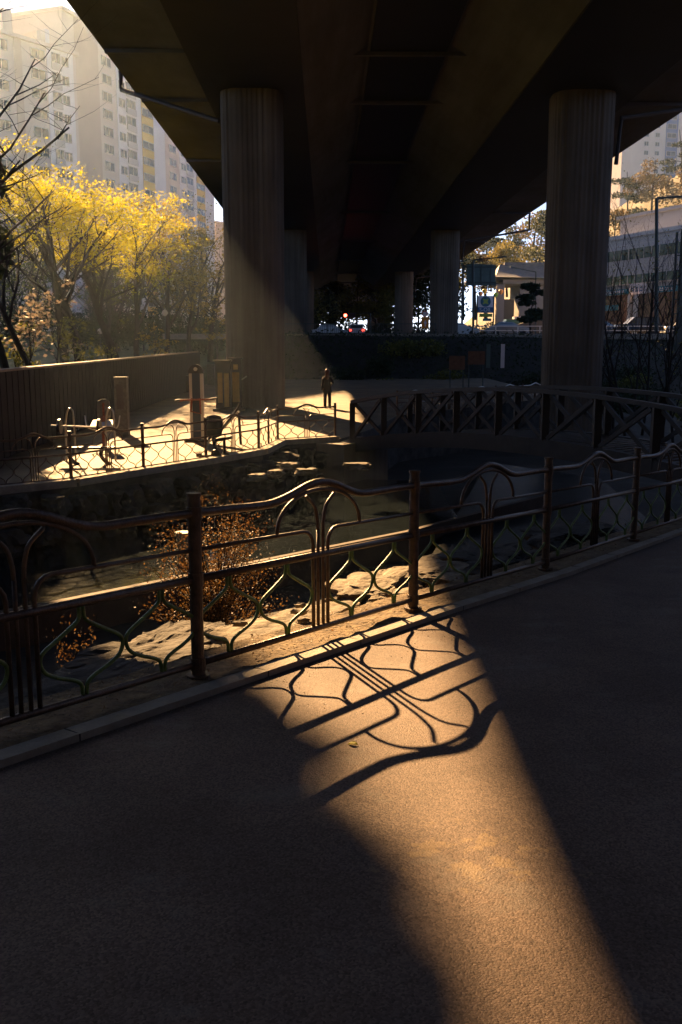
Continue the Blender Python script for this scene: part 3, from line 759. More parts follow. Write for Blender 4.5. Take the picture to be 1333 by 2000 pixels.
# -- granite sign post
b=pz_(241,849); e=empty('stone_pillar',b,'square granite pillar with engraved panel beside the brown wall','pillar')
mb=MB(); mb.box(b+Vector((0,0,.92)),(.40,.34,1.84)); mb.box(b+Vector((0,0,1.86)),(.43,.37,.05)); mb.build('shaft',M['stone_post'],e)
mb=MB(); mb.box(b+Vector((-.02,-.176,1.25)),(.22,.012,.8)); mb.build('plaque',M['concrete'],e)
# -- barbell bench
b=pz_(170,905)
e=empty('weight_bench',b,'outdoor weight bench with a barbell resting between two looped uprights','exercise bench')
mb=MB()
for px in (140,218):
    f=Vector((at(px,880,b.y+.5).x,b.y+.5,b.z)); 
    mb.tube(arc([f+Vector((-.13,0,0)),f+Vector((-.13,0,.75)),f+Vector((-.09,0,1.15)),f+Vector((-.02,0,1.34)),f+Vector((.07,0,1.30)),f+Vector((.09,0,1.1)),f+Vector((.1,0,.5)),f+Vector((.1,0,0))],6),.024,8)
mb.build('rack_frame',M['steel'],e,True)
for dx,lab in ((-.35,0),(.45,1)):
    mb=MB(); c=b+Vector((dx,-.25,.42)); mb.box(c,(.62,.30,.05)); mb.build('seat',M['wood'],e)
    mb=MB(); mb.tube(arc([c+Vector((0,0,-.03)),c+Vector((-.02,0,-.2)),c+Vector((.1,0,-.36)),c+Vector((.22,0,-.42))],4),.05,8); mb.build('leg',M['blacksteel'],e)
mb=MB(); a=at(100,831,b.y+.4); c=at(205,835,b.y+.4)
mb.tube([a,c],.02,8); o=mb.build('barbell',M['steel'],e)
for px in (117,194):
    q_=at(px,833,b.y+.4); mw=MB(); mw.tube([q_-Vector((.03,0,0)),q_+Vector((.03,0,0))],.19,16); sub_build(mw,'weight_disc',M['blacksteel'],e,o)
# -- leg press with white seat
b=pz_(195,880)
e=empty('exercise_machine',b,'exercise machine with a white padded seat and grey back plate beside the granite pillar','exercise machine')
mb=MB(); c=b+Vector((0,.6,0)); mb.tube([c,c+Vector((0,0,.9))],.06,8); mb.tube([c+Vector((0,.1,.3)),c+Vector((0,.1,1.3))],.05,8); mb.build('frame',M['orange'],e)
mb=MB(); mb.box(c+Vector((0,-.1,.72)),(.62,.42,.05),mx=Matrix.Rotation(.35,3,'X')); mb.build('seat',M['whitevinyl'],e)
mb=MB(); mb.lathe(c+Vector((0,.12,.85)),[(.17,0),(.2,.1),(.2,.35),(.17,.5),(.05,.56)],12,1,.3); mb.build('backrest',M['stone_post'],e)
for s in (-1,1):
    mb=MB(); mb.tube(arc([c+Vector((s*.1,-.1,.5)),c+Vector((s*.42,-.15,.62)),c+Vector((s*.5,-.1,.95))],5),.02,6); mb.build('handle',M['steel'],e)
# -- tall hoop behind it
b=pz_(155,835)
mb=MB(); mb.tube(arc([b+Vector((-.02,0,0)),b+Vector((-.1,0,1.2)),b+Vector((.0,0,2.1)),b+Vector((.12,0,2.25)),b+Vector((.22,0,2.0)),b+Vector((.2,0,1.2)),b+Vector((.2,0,0))],6),.03,8); tag(mb.build('hoop_bar',M['orange']),'tall thin rusty hoop bar standing against the brown wall','exercise bar')
# -- tower with rotating handles
b=pz_(387,862); e=empty('exercise_tower',b,'navy exercise column with cream edges and rounded top, orange handlebars on its front','exercise machine')
mb=MB(); mb.box(b+Vector((0,0,1.08)),(.24,.22,2.16)); mb.build('panel',M['navy'],e)
for s in (-1,1):
    mb=MB(); mb.box(b+Vector((s*.165,0,1.03)),(.08,.26,2.06)); mb.build('side_strip',M['cream'],e)
mb=MB(); n=12; prof=[(.23*math.cos(PI*i/n),.26*math.sin(PI*i/n)) for i in range(n+1)]
mb.v=[(b.x+x,b.y-.15,b.z+2.08+z) for x,z in prof]+[(b.x+x,b.y+.15,b.z+2.08+z) for x,z in prof]; k=len(prof)
mb.f=[tuple(range(k)),tuple(range(k,2*k))[::-1]]+[(i,k+i,k+(i+1)%k,(i+1)%k) for i in range(k)]; mb.m=[0]*len(mb.f)
o=mb.build('rounded_top',M['blacksteel'],e)
mb=MB(); mb.tube([b+Vector((0,-.17,2.2)),b+Vector((0,-.155,2.2))],.06,14); sub_build(mb,'round_badge',M['cream'],e,o)
mb=MB(); c=b+Vector((0,-.22,1.28)); mb.tube([c+Vector((-.5,-.08,0)),c+Vector((.5,-.02,.02))],.028,8); mb.tube([c+Vector((-.12,0,.05)),c+Vector((-.16,0,-.35)),c+Vector((.14,0,-.42)),c+Vector((.12,0,.05))],.03,8); mb.tube([c+Vector((-.52,0,-.05)),c+Vector((-.2,-.05,.03))],.02,6); o=mb.build('handlebars',M['orange'],e)
mb=MB(); mb.tube([c+Vector((-.62,-.09,-.02)),c+Vector((-.46,-.08,0))],.036,8); mb.tube([c+Vector((.44,-.02,.02)),c+Vector((.64,0,.05))],.036,8); sub_build(mb,'grips',M['blacksteel'],e,o)
mb=MB(); mb.box(b+Vector((0,0,.04)),(.7,.6,.08)); mb.build('base_plate',M['blacksteel'],e)
# -- low machine with dark seat and slanted plate
b=pz_(417,893); e=empty('exercise_bike',b,'low exercise machine with black seat, foot pedals and slanted cream plate by the railing','exercise machine')
mb=MB(); mb.lathe(b+Vector((.02,.1,.78)),[(.05,-.28),(.2,-.22),(.25,0),(.24,.2),(.18,.3),(.04,.34)],14,1,.4); mb.build('backrest',M['black'],e,True)
mb=MB(); mb.box(b+Vector((.28,-.15,.5)),(.5,.3,.07),mx=Matrix.Rotation(-.2,3,'Y')); mb.build('seat',M['black'],e)
mb=MB(); mb.tube([b+Vector((0,.1,.6)),b+Vector((.05,0,.3)),b+Vector((.1,-.2,.04))],.06,8); mb.tube([b+Vector((-.35,-.3,.05)),b+Vector((.45,-.2,.08))],.04,8); mb.tube([b+Vector((.3,0,.5)),b+Vector((.3,0,.0))],.04,8); mb.build('frame',M['blacksteel'],e)
mb=MB(); mb.tube([b+Vector((.1,-.35,.12)),b+Vector((.1,-.2,.12))],.12,12); mb.tube([b+Vector((-.4,-.34,.1)),b+Vector((-.26,-.34,.1))],.06,8); mb.build('pedals',M['blacksteel'],e)
b2=b+Vector((-.05,3.2,0)); e=empty('slide_board',b2,'slanted cream board of a sit-up bench behind the navy exercise column','exercise bench')
mb=MB(); mb.bar(b2+Vector((-.35,0,.15)),b2+Vector((.45,0,1.0)),.4,.06); mb.build('board',M['cream'],e)
mb=MB(); mb.tube(arc([b2+Vector((-.45,-.22,.2)),b2+Vector((-.1,-.22,.45)),b2+Vector((.45,-.22,1.12)),b2+Vector((.5,-.22,1.3))],5),.035,8); mb.tube([b2+Vector((.45,0,1)),b2+Vector((.5,0,0))],.04,8); mb.tube([b2+Vector((-.3,0,.2)),b2+Vector((-.3,0,0))],.04,8); mb.build('frame',M['blacksteel'],e)
# -- black and yellow cabinets
b=pz_(447,803)
for i,(px,dy,wd,hh,lab) in enumerate(((437,0,.66,2.15,'black notice stand with two tall yellow panels beside the left pier'),(461,.55,.55,2.25,'black notice stand with one yellow panel touching the left pier'))):
    c=Vector((at(px,760,b.y+dy).x,b.y+dy,plaza_z(b.y+dy))); e=empty('notice_stand',c,lab,'notice stand')
    mb=MB(); mb.box(c+Vector((0,0,hh/2+.05)),(wd,.3,hh-.1)); mb.box(c+Vector((0,0,.06)),(wd+.25,.55,.12)); mb.box(c+Vector((0,0,hh+.03)),(wd+.1,.42,.06)); mb.build('case',M['blacksteel'],e)
    for j in range(2 if i==0 else 1):
        mp=MB(); x=(-.13+.28*j) if i==0 else .02
        mp.box(c+Vector((x,-.155,1.02 if j==0 else .92)),(.21 if i==0 else .30,.02,1.3 if j==0 else 1.45)); mp.build('yellow_panel',M['yellow'],e)
    if i==1:
        mp=MB(); mp.tube([c+Vector((.28,-.1,1.35)),c+Vector((.5,-.2,1.5))],.03,6); mp.build('handle',M['steel'],e)
        mp=MB(); mp.box(c+Vector((.02,-.155,1.9)),(.2,.02,.22)); mp.build('notice',M['yellow'],e)
# low bench-like box at wall end
b=pz_(371,765); mb=MB(); mb.box(b+Vector((0,0,.45)),(1.0,.5,.9)); mb.box(b+Vector((0,0,.93)),(1.1,.6,.06)); tag(mb.build('utility_box',M['blacksteel']),'dark low utility box at the foot of the brown wall','box')

# ================================================================== PERSON
pb=pz_(640,797)
def person():
    e_=None
    bm=bmesh.new(); sl=bm.verts.layers.skin.verify()
    J={}
    def V(n,x,y,z,r,r2=None):
        v=bm.verts.new((x,y,z)); v[sl].radius=(r,r2 or r); J[n]=v; return v
    V('pelvis',0,0,.92,.135,.10); V('waist',0,0,1.06,.12,.09); V('chest',0,-.01,1.25,.14,.10); V('up',0,0,1.38,.12,.08); V('neck',0,.01,1.47,.048); V('head0',0,.02,1.56,.075,.085); V('head1',0,.02,1.66,.082,.095); V('head2',0,.015,1.72,.06,.07)
    for a,b in (('pelvis','waist'),('waist','chest'),('chest','up'),('up','neck'),('neck','head0'),('head0','head1'),('head1','head2')): bm.edges.new((J[a],J[b]))
    V('nose',0,.115,1.62,.012); bm.edges.new((J['head0'],J['nose']))
    for s,hx in ((-1,-.105),(1,.10)):
        V('hip%d'%s,s*.085,0,.86,.095); V('knee%d'%s,hx,.02*s,.48,.062); V('ank%d'%s,hx*1.02,.02*s,.09,.042); V('toe%d'%s,hx*1.15,.14+.02*s,.035,.035)
        V('sh%d'%s,s*.17,0,1.37,.06); el=V('el%d'%s,s*(.215 if s<0 else .25),-.05,1.13,.046); wx,wy,wz=((-.205,.07,.92) if s<0 else (.15,.17,1.10)); wr=V('wr%d'%s,wx,wy,wz,.03); pa=V('palm%d'%s,wx,wy+.02,wz-.06,.035,.016)
        for a,b in (('pelvis','hip'),('hip','knee'),('knee','ank'),('ank','toe'),('up','sh'),('sh','el'),('el','wr'),('wr','palm')):
            A=J[a] if a in J else J['%s%d'%(a,s)]; B=J['%s%d'%(b,s)]; bm.edges.new((A,B))
        for k in range(4):
            f1=V('f%d%d'%(k,s),wx,wy-.01+k*.02,wz-.11,.0085); f2=V('g%d%d'%(k,s),wx-s*.01,wy-.005+k*.02,wz-.148-.006*(k%3),.0075); bm.edges.new((J['palm%d'%s],f1)); bm.edges.new((f1,f2))
        th=V('t%d'%s,wx-s*.01,wy+.065,wz-.075,.009); t2=V('u%d'%s,wx-s*.015,wy+.08,wz-.11,.008); bm.edges.new((wr,th)); bm.edges.new((th,t2))
    for v in bm.verts: v[sl].use_root=(v==J['pelvis'])
    me=bpy.data.meshes.new('person'); bm.to_mesh(me); bm.free(); me.materials.append(M['black']); me.materials.append(M['skin'])
    o=bpy.data.objects.new('person',me); col.objects.link(o); o.location=pb; o.rotation_euler=(0,0,R(-6))
    sk=o.modifiers.new('Skin','SKIN'); sk.use_smooth_shade=True; ss=o.modifiers.new('Sub','SUBSURF'); ss.levels=2; ss.render_levels=2
    tag(o,'woman in a black coat and black trousers with long brown hair, on the sunlit plaza','person')
    dg=bpy.context.evaluated_depsgraph_get(); dg.update(); ev=o.evaluated_get(dg); m2=bpy.data.meshes.new_from_object(ev); o.modifiers.clear(); o.data=m2
    m2.materials.clear(); m2.materials.append(M['black']); m2.materials.append(M['skin'])
    for p in m2.polygons:
        c=p.center; p.material_index=1 if (c.z>1.44 or (.7<c.z<.9 and c.x<-.17) or (c.y>.13 and .85<c.z<1.12)) else 0; p.use_smooth=True
    # clothes and hair
    def child(mb,n,m): 
        me=bpy.data.meshes.new(n); me.from_pydata(mb.v,[],mb.f); me.materials.append(m); me.polygons.foreach_set('use_smooth',[True]*len(me.polygons)); c=bpy.data.objects.new(n,me); col.objects.link(c); c.parent=o
    mb=MB(); mb.lathe((0,0,0),[(.20,.70),(.205,.72),(.19,.9),(.155,1.08),(.165,1.22),(.175,1.33),(.14,1.41),(.07,1.47)],20,1,.72)
    for s in (-1,1): mb.tube([(s*.15,0,1.39),(s*.20,-.03,1.26),(s*(.215 if s<0 else .25),-.05,1.13),((-.205,.07,.93) if s<0 else (.16,.15,1.10))],[.07,.062,.056,.046],10)
    child(mb,'coat',M['black'])
    mb=MB(); mb.lathe((0,-.0,0),[(.10,1.30),(.115,1.38),(.10,1.47),(.098,1.55),(.112,1.63),(.10,1.72),(.05,1.775)],14,1.0,.95)
    # keep the face free
    mb.v=[(x,(y-.035 if y<0 else y*.35-.03),z) for x,y,z in mb.v]; child(mb,'hair',M['hair'])
    mb=MB()
    for s,hx in ((-1,-.105),(1,.10)): mb.tube([(s*.08,0,.86),(hx,.02*s,.48),(hx*1.02,.02*s,.08)],[.105,.078,.068],12)
    child(mb,'trousers',M['black'])
    mb=MB()
    for s,hx in ((-1,-.105),(1,.10)):
        mb.lathe((hx*1.08,.06+.02*s,0),[(.055,0),(.06,.03),(.05,.07),(.03,.1)],10,.75,2.0)
    child(mb,'shoes',M['blacksteel'])
    mb=MB(); mb.lathe((-.26,.02,.80),[(.06,0),(.10,.05),(.10,.2),(.07,.26)],10,.45,1.1); child(mb,'bag',M['black'])
person()

# ================================================================== APARTMENT TOWERS (left)
def line_hit(px,P,Q):
    """where image column px meets the facade line P-Q (plan)"""
    r=ray(px,300); d=Vector((r[0],r[1])); u=Vector((Q[0]-P[0],Q[1]-P[1])); p=Vector((P[0],P[1]))
    den=d.x*u.y-d.y*u.x; t=(p.x*u.y-p.y*u.x)/den; return Vector((d.x*t,d.y*t))
def tower(label,pxs,pye,zt,cols_,zones,f0,nf,depth=14,extra=(),gnd=0,pitch=2.8,name='apartment_tower'):
    (p0,y0),(p1,y1)=pxs
    def gxy(p,y): r=ray(p,300); return Vector((r[0]*y/r[1],y))
    P=gxy(p0,y0); Q=gxy(p1,y1); u=(Q-P).normalized(); n=Vector((u.y,-u.x))      # outward (towards camera)
    if n.y>0: n=-n
    back=-n
    e=empty(name,(P.x,P.y,gnd),label,'apartment block')
    pos=lambda px:(line_hit(px,P,Q)-P).dot(u)
    def slab(s0,s1,z0,z1,d0,d1): # box along facade; d0..d1 distance outwards
        mb=MB(); a=P+u*s0; b=P+u*s1; pts=[a+n*d1,b+n*d1,b+n*d0,a+n*d0]
        mb.prism([(q.x,q.y) for q in pts],z0,z1); return mb
    L=(Q-P).length
    slab(0,L,gnd,zt,-depth,0).build('wall',M['bl_beige'],e)
    for (a,b,m,z1,pr) in zones:
        slab(pos(a),pos(b),gnd,z1 or zt,.01,pr).build('wall_band',M[m],e)
    rf=slab(-.3,L+.3,zt,zt+.5,-depth-.3,.5).build('roof',M['bl_beige'],e)
    for (a,b,m,hh) in extra:
        sub_build(slab(pos(a),pos(b),zt+.5,zt+.5+hh,-6,-1),'roof_housing',M[m],e,rf)
    cnt=0
    for (c,wd,kind,zoff,pr) in cols_:
        s=pos(c); w0=abs(pos(c+wd/2)-pos(c-wd/2)); 
        hh={'w':1.35,'b':2.1,'s':1.2,'y':1.15}[kind]
        proto=None
        mb=MB(); 
        def bx(s0,s1,z0,z1,d0,d1,k):
            mb.k=k; a=u*s0; b=u*s1; pts=[a+n*d1,b+n*d1,b+n*d0,a+n*d0]; mb.prism([(q.x,q.y) for q in pts],z0,z1)
        hw=w0/2
        bx(-hw,hw,0,hh,-.02,.04,0)
        for a_,b_,c_,d_ in ((-hw-.06,-hw+.06,0,hh),(hw-.06,hw+.06,0,hh),(-.05,.05,0,hh)): bx(a_,b_,c_,d_,.0,.09,1)
        bx(-hw-.06,hw+.06,-.1,-.002,0,.12,1); bx(-hw-.06,hw+.06,hh+.002,hh+.09,0,.12,1)
        if kind=='b':
            bx(-hw-.1,hw+.1,-.3,.75,.14,.22,1); 
        me=bpy.data.meshes.new('window'); me.from_pydata(mb.v,[],mb.f); me.polygons.foreach_set('material_index',mb.m); me.materials.append(M['glass']); me.materials.append(M['frame_w'])
        for f_ in range(nf):
            z=f0+zoff+f_*pitch
            if z+hh>zt-.3: break
            o=bpy.data.objects.new('window',me); col.objects.link(o); q_=P+u*s+n*pr; o.location=Vector((q_.x,q_.y,z))-Vector(e.location); o.parent=e; cnt+=1
    return e
z1=at(20,60,148).z
tower('long beige apartment block at the far left with white balcony bays','' or ((-260,132),(156,160)),None,z1,
  [(12,26,'w',.8,.05),(83,27,'w',.8,.05),(117,16,'b',.2,.1),(134,13,'s',.9,.1),(-60,30,'w',.8,.05)],
  [(38,52,'bl_brown',None,.1),(100,150,'bl_white',None,.1)],at(117,345,150).z-5*2.8,30,extra=((28,46,'bl_beige',3.5),(92,99,'bl_beige',2),(108,116,'bl_white',2.5)),gnd=-2)
z2=at(140,28,163).z
tower('tall apartment block with a brown gable band and a yellow stair stripe','' or ((133,161),(325,190)),None,z2,
  [(214,17,'w',.6,.02),(241,11,'s',.7,.12),(258,17,'b',.2,.12),(290,20,'y',.8,.08)],
  [(155,199,'bl_brown',None,.06),(232,277,'bl_white',None,.10),(279,301,'bl_yellow',None,.06),(301,322,'bl_white',None,.10)],at(214,370,170).z-8*2.8,22,gnd=-2)
z3=at(330,230,216).z
tower('farther apartment block with a yellow stair stripe, next to the viaduct edge','' or ((325,214),(416,240)),None,z3,
  [(337,13,'w',.6,.02),(357,9,'s',.7,.12),(369,12,'b',.2,.12),(390,15,'y',.8,.08)],
  [(350,382,'bl_white',None,.10),(383,399,'bl_yellow',None,.06),(399,416,'bl_white',None,.10)],at(337,410,218).z-8*2.8,22,gnd=-2)
z4=at(430,424,262).z
tower('small distant beige block with a green roof edge, beside the left pier','' or ((419,262),(452,268)),None,z4-1.5,
  [(436,7,'w',.3,.02)],[],at(436,500,262).z-10*2.8,14,gnd=-2)
e=empty('roof_strip',(0,0,0),'x','x'); bpy.data.objects.remove(e)
# apartment on the hill (top right)
zr=at(1290,150,330).z
tower('pale apartment block with blue-banded windows on the hill at the upper right','' or ((1215,322),(1420,330)),None,zr,
  [(1310,17,'w',.8,.15),(1283,8,'s',.8,.03),(1262,8,'s',.8,.03)],
  [(1299,1322,'bl_blue',None,.1),(1322,1345,'bl_beige',None,.08)],at(1310,310,326).z-2*2.8,14,gnd=30)

# ================================================================== RIGHT SIDE: ROAD, OFFICE, HILL
RZ=2.95
mb=MB(); mb.face([(-12,90,RZ+.004),(140,90,RZ+.004),(240,175,RZ+.004),(-12,175,RZ+.004)]); tag(mb.build('road',M['asphalt2']),kind='structure')
mb=MB(); mb.box((60,89.5,RZ-.15),(150,.5,.5)); tag(mb.build('road_kerb',M['kerb']),kind='structure')
mb=MB()
for x in range(-10,120,6): mb.box((x,118,RZ+.010),(3,.15,.004))
tag(mb.build('lane_marking',M['white']),kind='structure')
# guard rails along the road
def guard(x0,x1,y,z,label,h=1.0,slats=True,m='pole'):
    e=empty('road_railing',((x0+x1)/2,y,z),label,'railing')
    mb=MB()
    for v in ((h,.4) if not slats else (h,.15)): mb.box(((x0+x1)/2,y,z+v),(x1-x0,.07,.08))
    mb.build('rail',M[m],e)
    n=int((x1-x0)/2)
    for i in range(n+1):
        mp=MB(); mp.box((x0+(x1-x0)*i/n,y+.06,z+h/2),(.09,.09,h)); mp.build('post',M[m],e)
    if slats:
        mb=MB()
        for i in range(int((x1-x0)/.18)): mb.box((x0+i*.18,y,z+h*.55),(.03,.03,h*.8))
        mb.build('balusters',M[m],e)
guard(-4,10,89.8,RZ,'dark barred railing at the road edge below the far viaduct piers')
guard(13.5,40,89.8,RZ,'steel guard rail along the raised road on the right',.8,False,'steel')
# terraced vegetation on the banks
def bush_at(px,py,Y,r,label,group,n=900,size=.12,m='leaf_pine',seed=0):
    p=at(px,py,Y); rn=random.Random(seed+int(px)); e=empty('bank_bush',(p.x,p.y,p.z-r[2]),label,'bush',group)
    mb=MB()
    for j in range(4): blob_cloud(mb,p+Vector((rn.uniform(-r[0],r[0])*.6,rn.uniform(-.5,.5),rn.uniform(-.3,.3)*r[2])),r,n//4,size,rn)
    mb.build('foliage',M[m],e); mb=MB(); mb.tube([p-Vector((0,0,r[2]+.5)),p],.05,5); mb.build('stem',M['bark'],e)
rn=random.Random(8)
for i in range(26):
    px=rn.uniform(640,1420); Y=rn.uniform(58,84); 
    if 1040<px<1190 and Y<50: continue
    x=at(px,700,Y).x; z=gh(x,Y)+.6; r_=ray(px,700); pyy=0
    p=Vector((x,Y,z)); e=empty('bank_bush',(x,Y,z-.8),'dark bush on the shaded bank below the raised road','bush','dark bushes on the shaded road bank')
    mb=MB(); 
    for j in range(3): blob_cloud(mb,p+Vector((rn.uniform(-1.4,1.4),rn.uniform(-.5,.5),rn.uniform(-.2,.5))),(1.3,1.0,.8),260,.13,rn)
    mb.build('foliage',M['leaf_pine' if i%3 else 'leaf_g'],e); mb=MB(); mb.tube([p-Vector((0,0,1)),p],.05,5); mb.build('stem',M['bark'],e)
for i,(px,Y,hh,ln) in enumerate(((1205,50,6.5,.05),(1232,47,7.5,-.1),(1262,52,7.8,.05),(1190,56,6.5,-.05),(1300,50,5.5,.1),(1325,48,6.0,-.1),(1245,60,8,.1))):
    x=at(px,700,Y).x; tree(Vector((x,Y,gh(x,Y)-.1)),('spindly bare tree right of the right pier, rooted on the shaded bank'),200+i,hh*1.55,'leaf_g',1,.06,.2,lean=(ln,0),limbs=7,fork=.15,r0=.08,group='bare trees right of the right pier',name='bare_tree',up=1.0,bspread=.4)
rn=random.Random(55); mb=MB()
for i in range(42000):
    if rn.random()<.7: x=rn.uniform(-8,75); y=rn.uniform(69,90)
    else:
        y=rn.uniform(18,70); x=rn.uniform(11,34)+(y-17)*.33
    z=gh(x,y)
    if z>2.85 and y>88: continue
    p=Vector((x,y,z+rn.random()**2*.6)); s_=rn.uniform(.06,.17)
    a=Vector((rn.gauss(0,1),rn.gauss(0,1),rn.gauss(0,.8))).normalized()*s_; b=a.cross(Vector((rn.gauss(0,1),rn.gauss(0,1),rn.gauss(0,1)))).normalized()*s_*.5
    mb.face([p-a,p+b,p+a,p-b])
tag(mb.build('undergrowth',M['leaf_pine']),kind='stuff')
# cars
def car(px,py,Y,L,m,label,face=1,suv=False,lights=None,group=None):
    p=at(px,py,Y); p.z=RZ+.005; wd=1.8; hh=1.7 if suv else 1.42
    e=empty('car',p,label,'car',group); s=face
    if suv: pr=[(-L/2,.35),(-L/2,.95),(-L/2+.25,1.05),(-L/2+.45,hh),(L*.12,hh),(L*.27,1.08),(L*.47,.98),(L/2,.75),(L/2,.35)]
    else: pr=[(-L/2,.3),(-L/2,.85),(-L*.36,.95),(-L*.22,hh),(L*.08,hh),(L*.26,.95),(L*.46,.85),(L/2,.6),(L/2,.3)]
    pr=[(x*s,z) for x,z in pr]; k=len(pr)
    mb=MB(); mb.v=[(p.x+x,p.y-wd/2+(.12 if z>1 else 0),p.z+z) for x,z in pr]+[(p.x+x,p.y+wd/2-(.12 if z>1 else 0),p.z+z) for x,z in pr]
    mb.f=[tuple(range(k)),tuple(range(k,2*k))[::-1]]+[(i,k+i,k+(i+1)%k,(i+1)%k) for i in range(k)]; mb.m=[0]*len(mb.f)
    b=mb.build('body',m,e)
    mb=MB(); z0=1.0; z1_=hh-.1
    a0,a1=(-L/2+.42,L*.21) if suv else (-L*.31,L*.2); b0,b1=(-L/2+.55,L*.11) if suv else (-L*.21,L*.07)
    mb.v=[(p.x+a0*s,p.y-wd/2+.09,p.z+z0),(p.x+a1*s,p.y-wd/2+.09,p.z+z0),(p.x+b1*s,p.y-wd/2+.10,p.z+z1_),(p.x+b0*s,p.y-wd/2+.10,p.z+z1_)]
    mb.v+= [(x,y-.02,z) for x,y,z in mb.v]; mb.f=[(0,1,2,3),(4,5,6,7),(0,1,5,4),(1,2,6,5),(2,3,7,6),(3,0,4,7)]; mb.m=[0]*6; mb.build('side_window',M['glass'],e)
    for wx in (-L*.31,L*.31):
        for wy in (-wd/2-.005,wd/2-.2):
            mw=MB(); mw.tube([(p.x+wx,p.y+wy,p.z+.33),(p.x+wx,p.y+wy+.2,p.z+.33)],.33,14); w_=mw.build('wheel',M['tyre'],e)
    for yy in (-.6,.6):
        mb=MB(); mb.box((p.x+s*(L/2-.02),p.y+yy,p.z+.68),(.1,.3,.14)); mb.build('headlight',M['spink'],e)
    return e
car(1245,650,93,4.5,M['cardark'],'dark off-road car with a shining windscreen on the right of the raised road',-1,True)
car(1172,650,96,4.4,M['carsilver'],'silver car just right of the right pier on the raised road',1)
car(1338,650,94,4.4,M['carwhite'],'white car cut by the right edge of the picture',-1)
car(992,655,100,4.4,M['carsilver'],'silver saloon with a bright roof in front of the bus',1)
car(896,650,104,4.3,M['carwhite'],'white car half hidden behind a far right-hand pier',1)
car(645,658,112,4.2,M['carwhite'],'white car behind the dark barred railing, left of the traffic light',1)
# car with tail lamps seen from behind
p=at(697,660,108); p.z=RZ+.005; e=empty('car',p,'pale car seen from behind with red tail lamps lit, under the far viaduct','car')
mb=MB(); mb.box(p+Vector((0,1.8,.62)),(1.8,3.8,.65)); mb.box(p+Vector((0,1.9,1.15)),(1.5,2.0,.5)); mb.build('body',M['carwhite'],e)
for s in (-1,1):
    mb=MB(); mb.box(p+Vector((s*.72,-.12,.75)),(.28,.06,.16)); mb.build('tail_light',M['tail'],e)
    mb=MB(); mb.tube([p+Vector((s*.85-.1,.6,.32)),p+Vector((s*.85+.1,.6,.32))],.32,12); mb.build('wheel',M['tyre'],e)
mb=MB(); mb.box(p+Vector((0,.88,1.17)),(1.3,.06,.34)); mb.build('rear_window',M['glass'],e)
# bus
p=at(1045,650,148); p.z=RZ+.005; e=empty('bus',p,'dark green bus with pale roof pod behind the silver saloon','bus')
mb=MB(); mb.box(p+Vector((0,0,1.55)),(9.5,2.4,2.5)); mb.box(p+Vector((0,0,2.95)),(9.2,2.2,.3)); mb.build('body',M['busgreen'],e)
mb=MB(); mb.box(p+Vector((-.6,0,3.3)),(5.5,1.7,.4)); mb.build('roof_pod',M['spink'],e)
for i in range(6):
    mb=MB(); mb.box(p+Vector((-3.9+i*1.55,-1.22,1.95)),(1.4,.06,1.0)); mb.build('window',M['glass'],e)
mb=MB(); mb.box(p+Vector((-4.77,0,1.9)),(.06,2.1,1.3)); mb.build('windscreen',M['glass'],e)
for x in (-3,2.8):
    mb=MB(); mb.tube([p+Vector((x,-1.25,.48)),p+Vector((x,-1.0,.48))],.48,14); mb.build('wheel',M['tyre'],e)
# street lamps, gantry posts, signs
def lamp(px,base,top,Y,armpx,armpy,label,r=.09):
    a=at(px,base,Y); t=at(px,top,Y); c=at(armpx,armpy,Y); a.z=min(a.z,RZ); e=empty('street_lamp',a,label,'street lamp')
    mb=MB(); mb.tube([a,t],[r*1.3,r],8); mb.build('pole',M['pole'],e)
    mb=MB(); mb.tube([t,c],[r*.8,r*.5],6); mb.build('arm',M['pole'],e)
    mb=MB(); mb.bar(c,c+(c-t).normalized()*.9,.3,.14); mb.build('lamp_head',M['pole'],e)
lamp(1283,640,387,70,1400,380,'tall dark street lamp whose arm leaves the picture at the right',.12)
lamp(925,640,508,100,972,503,'dark street lamp with an arm reaching right above the sign board',.10)
lamp(1047,640,531,130,1010,524,'thin street lamp with an arm reaching left over the tiled roof',.08)
a=at(1321,640,62); a.z=1.5; e=empty('gantry_post',a,'thick double green-grey gantry post near the right edge','post')
t=at(1323,447,62); mb=MB(); mb.box(((a.x+.25),62,(a.z+t.z)/2),(.42,.42,t.z-a.z)); mb.build('main_post',M['pole'],e)
mb=MB(); mb.box((a.x-.28,62,(a.z+t.z)/2+.6),(.12,.14,t.z-a.z-1.6)); 
for i in range(6): mb.box((a.x-.05,62,a.z+1.5+i*.9),(.4,.07,.07))
mb.build('ladder_rail',M['pole'],e)
# back of overhead direction sign
c0=at(940,537,105); e=empty('overhead_sign',Vector((c0.x,105,RZ)),'grey-green back of a large overhead road sign beside a far pier','road sign')
mb=MB(); mb.box(c0,(3.1,.12,2.2)); mb.build('panel',M['signgreen'],e)
for v in (-.8,.8):
    mb=MB(); mb.box(c0+Vector((0,-.15,v)),(3.2,.12,.14)); mb.build('brace',M['pole'],e)
mb=MB(); 
for x in (-1,0,1): mb.box(c0+Vector((x,-.10,0)),(.08,.08,2.1))
mb.build('ribs',M['pole'],e)
mb=MB(); mb.box((c0.x-1.9,105.2,(c0.z+RZ)/2+.5),(.22,.22,c0.z-RZ+1)); mb.box((c0.x-.9,105.2,c0.z+.3),(2,.12,.16)); mb.build('post',M['pole'],e)
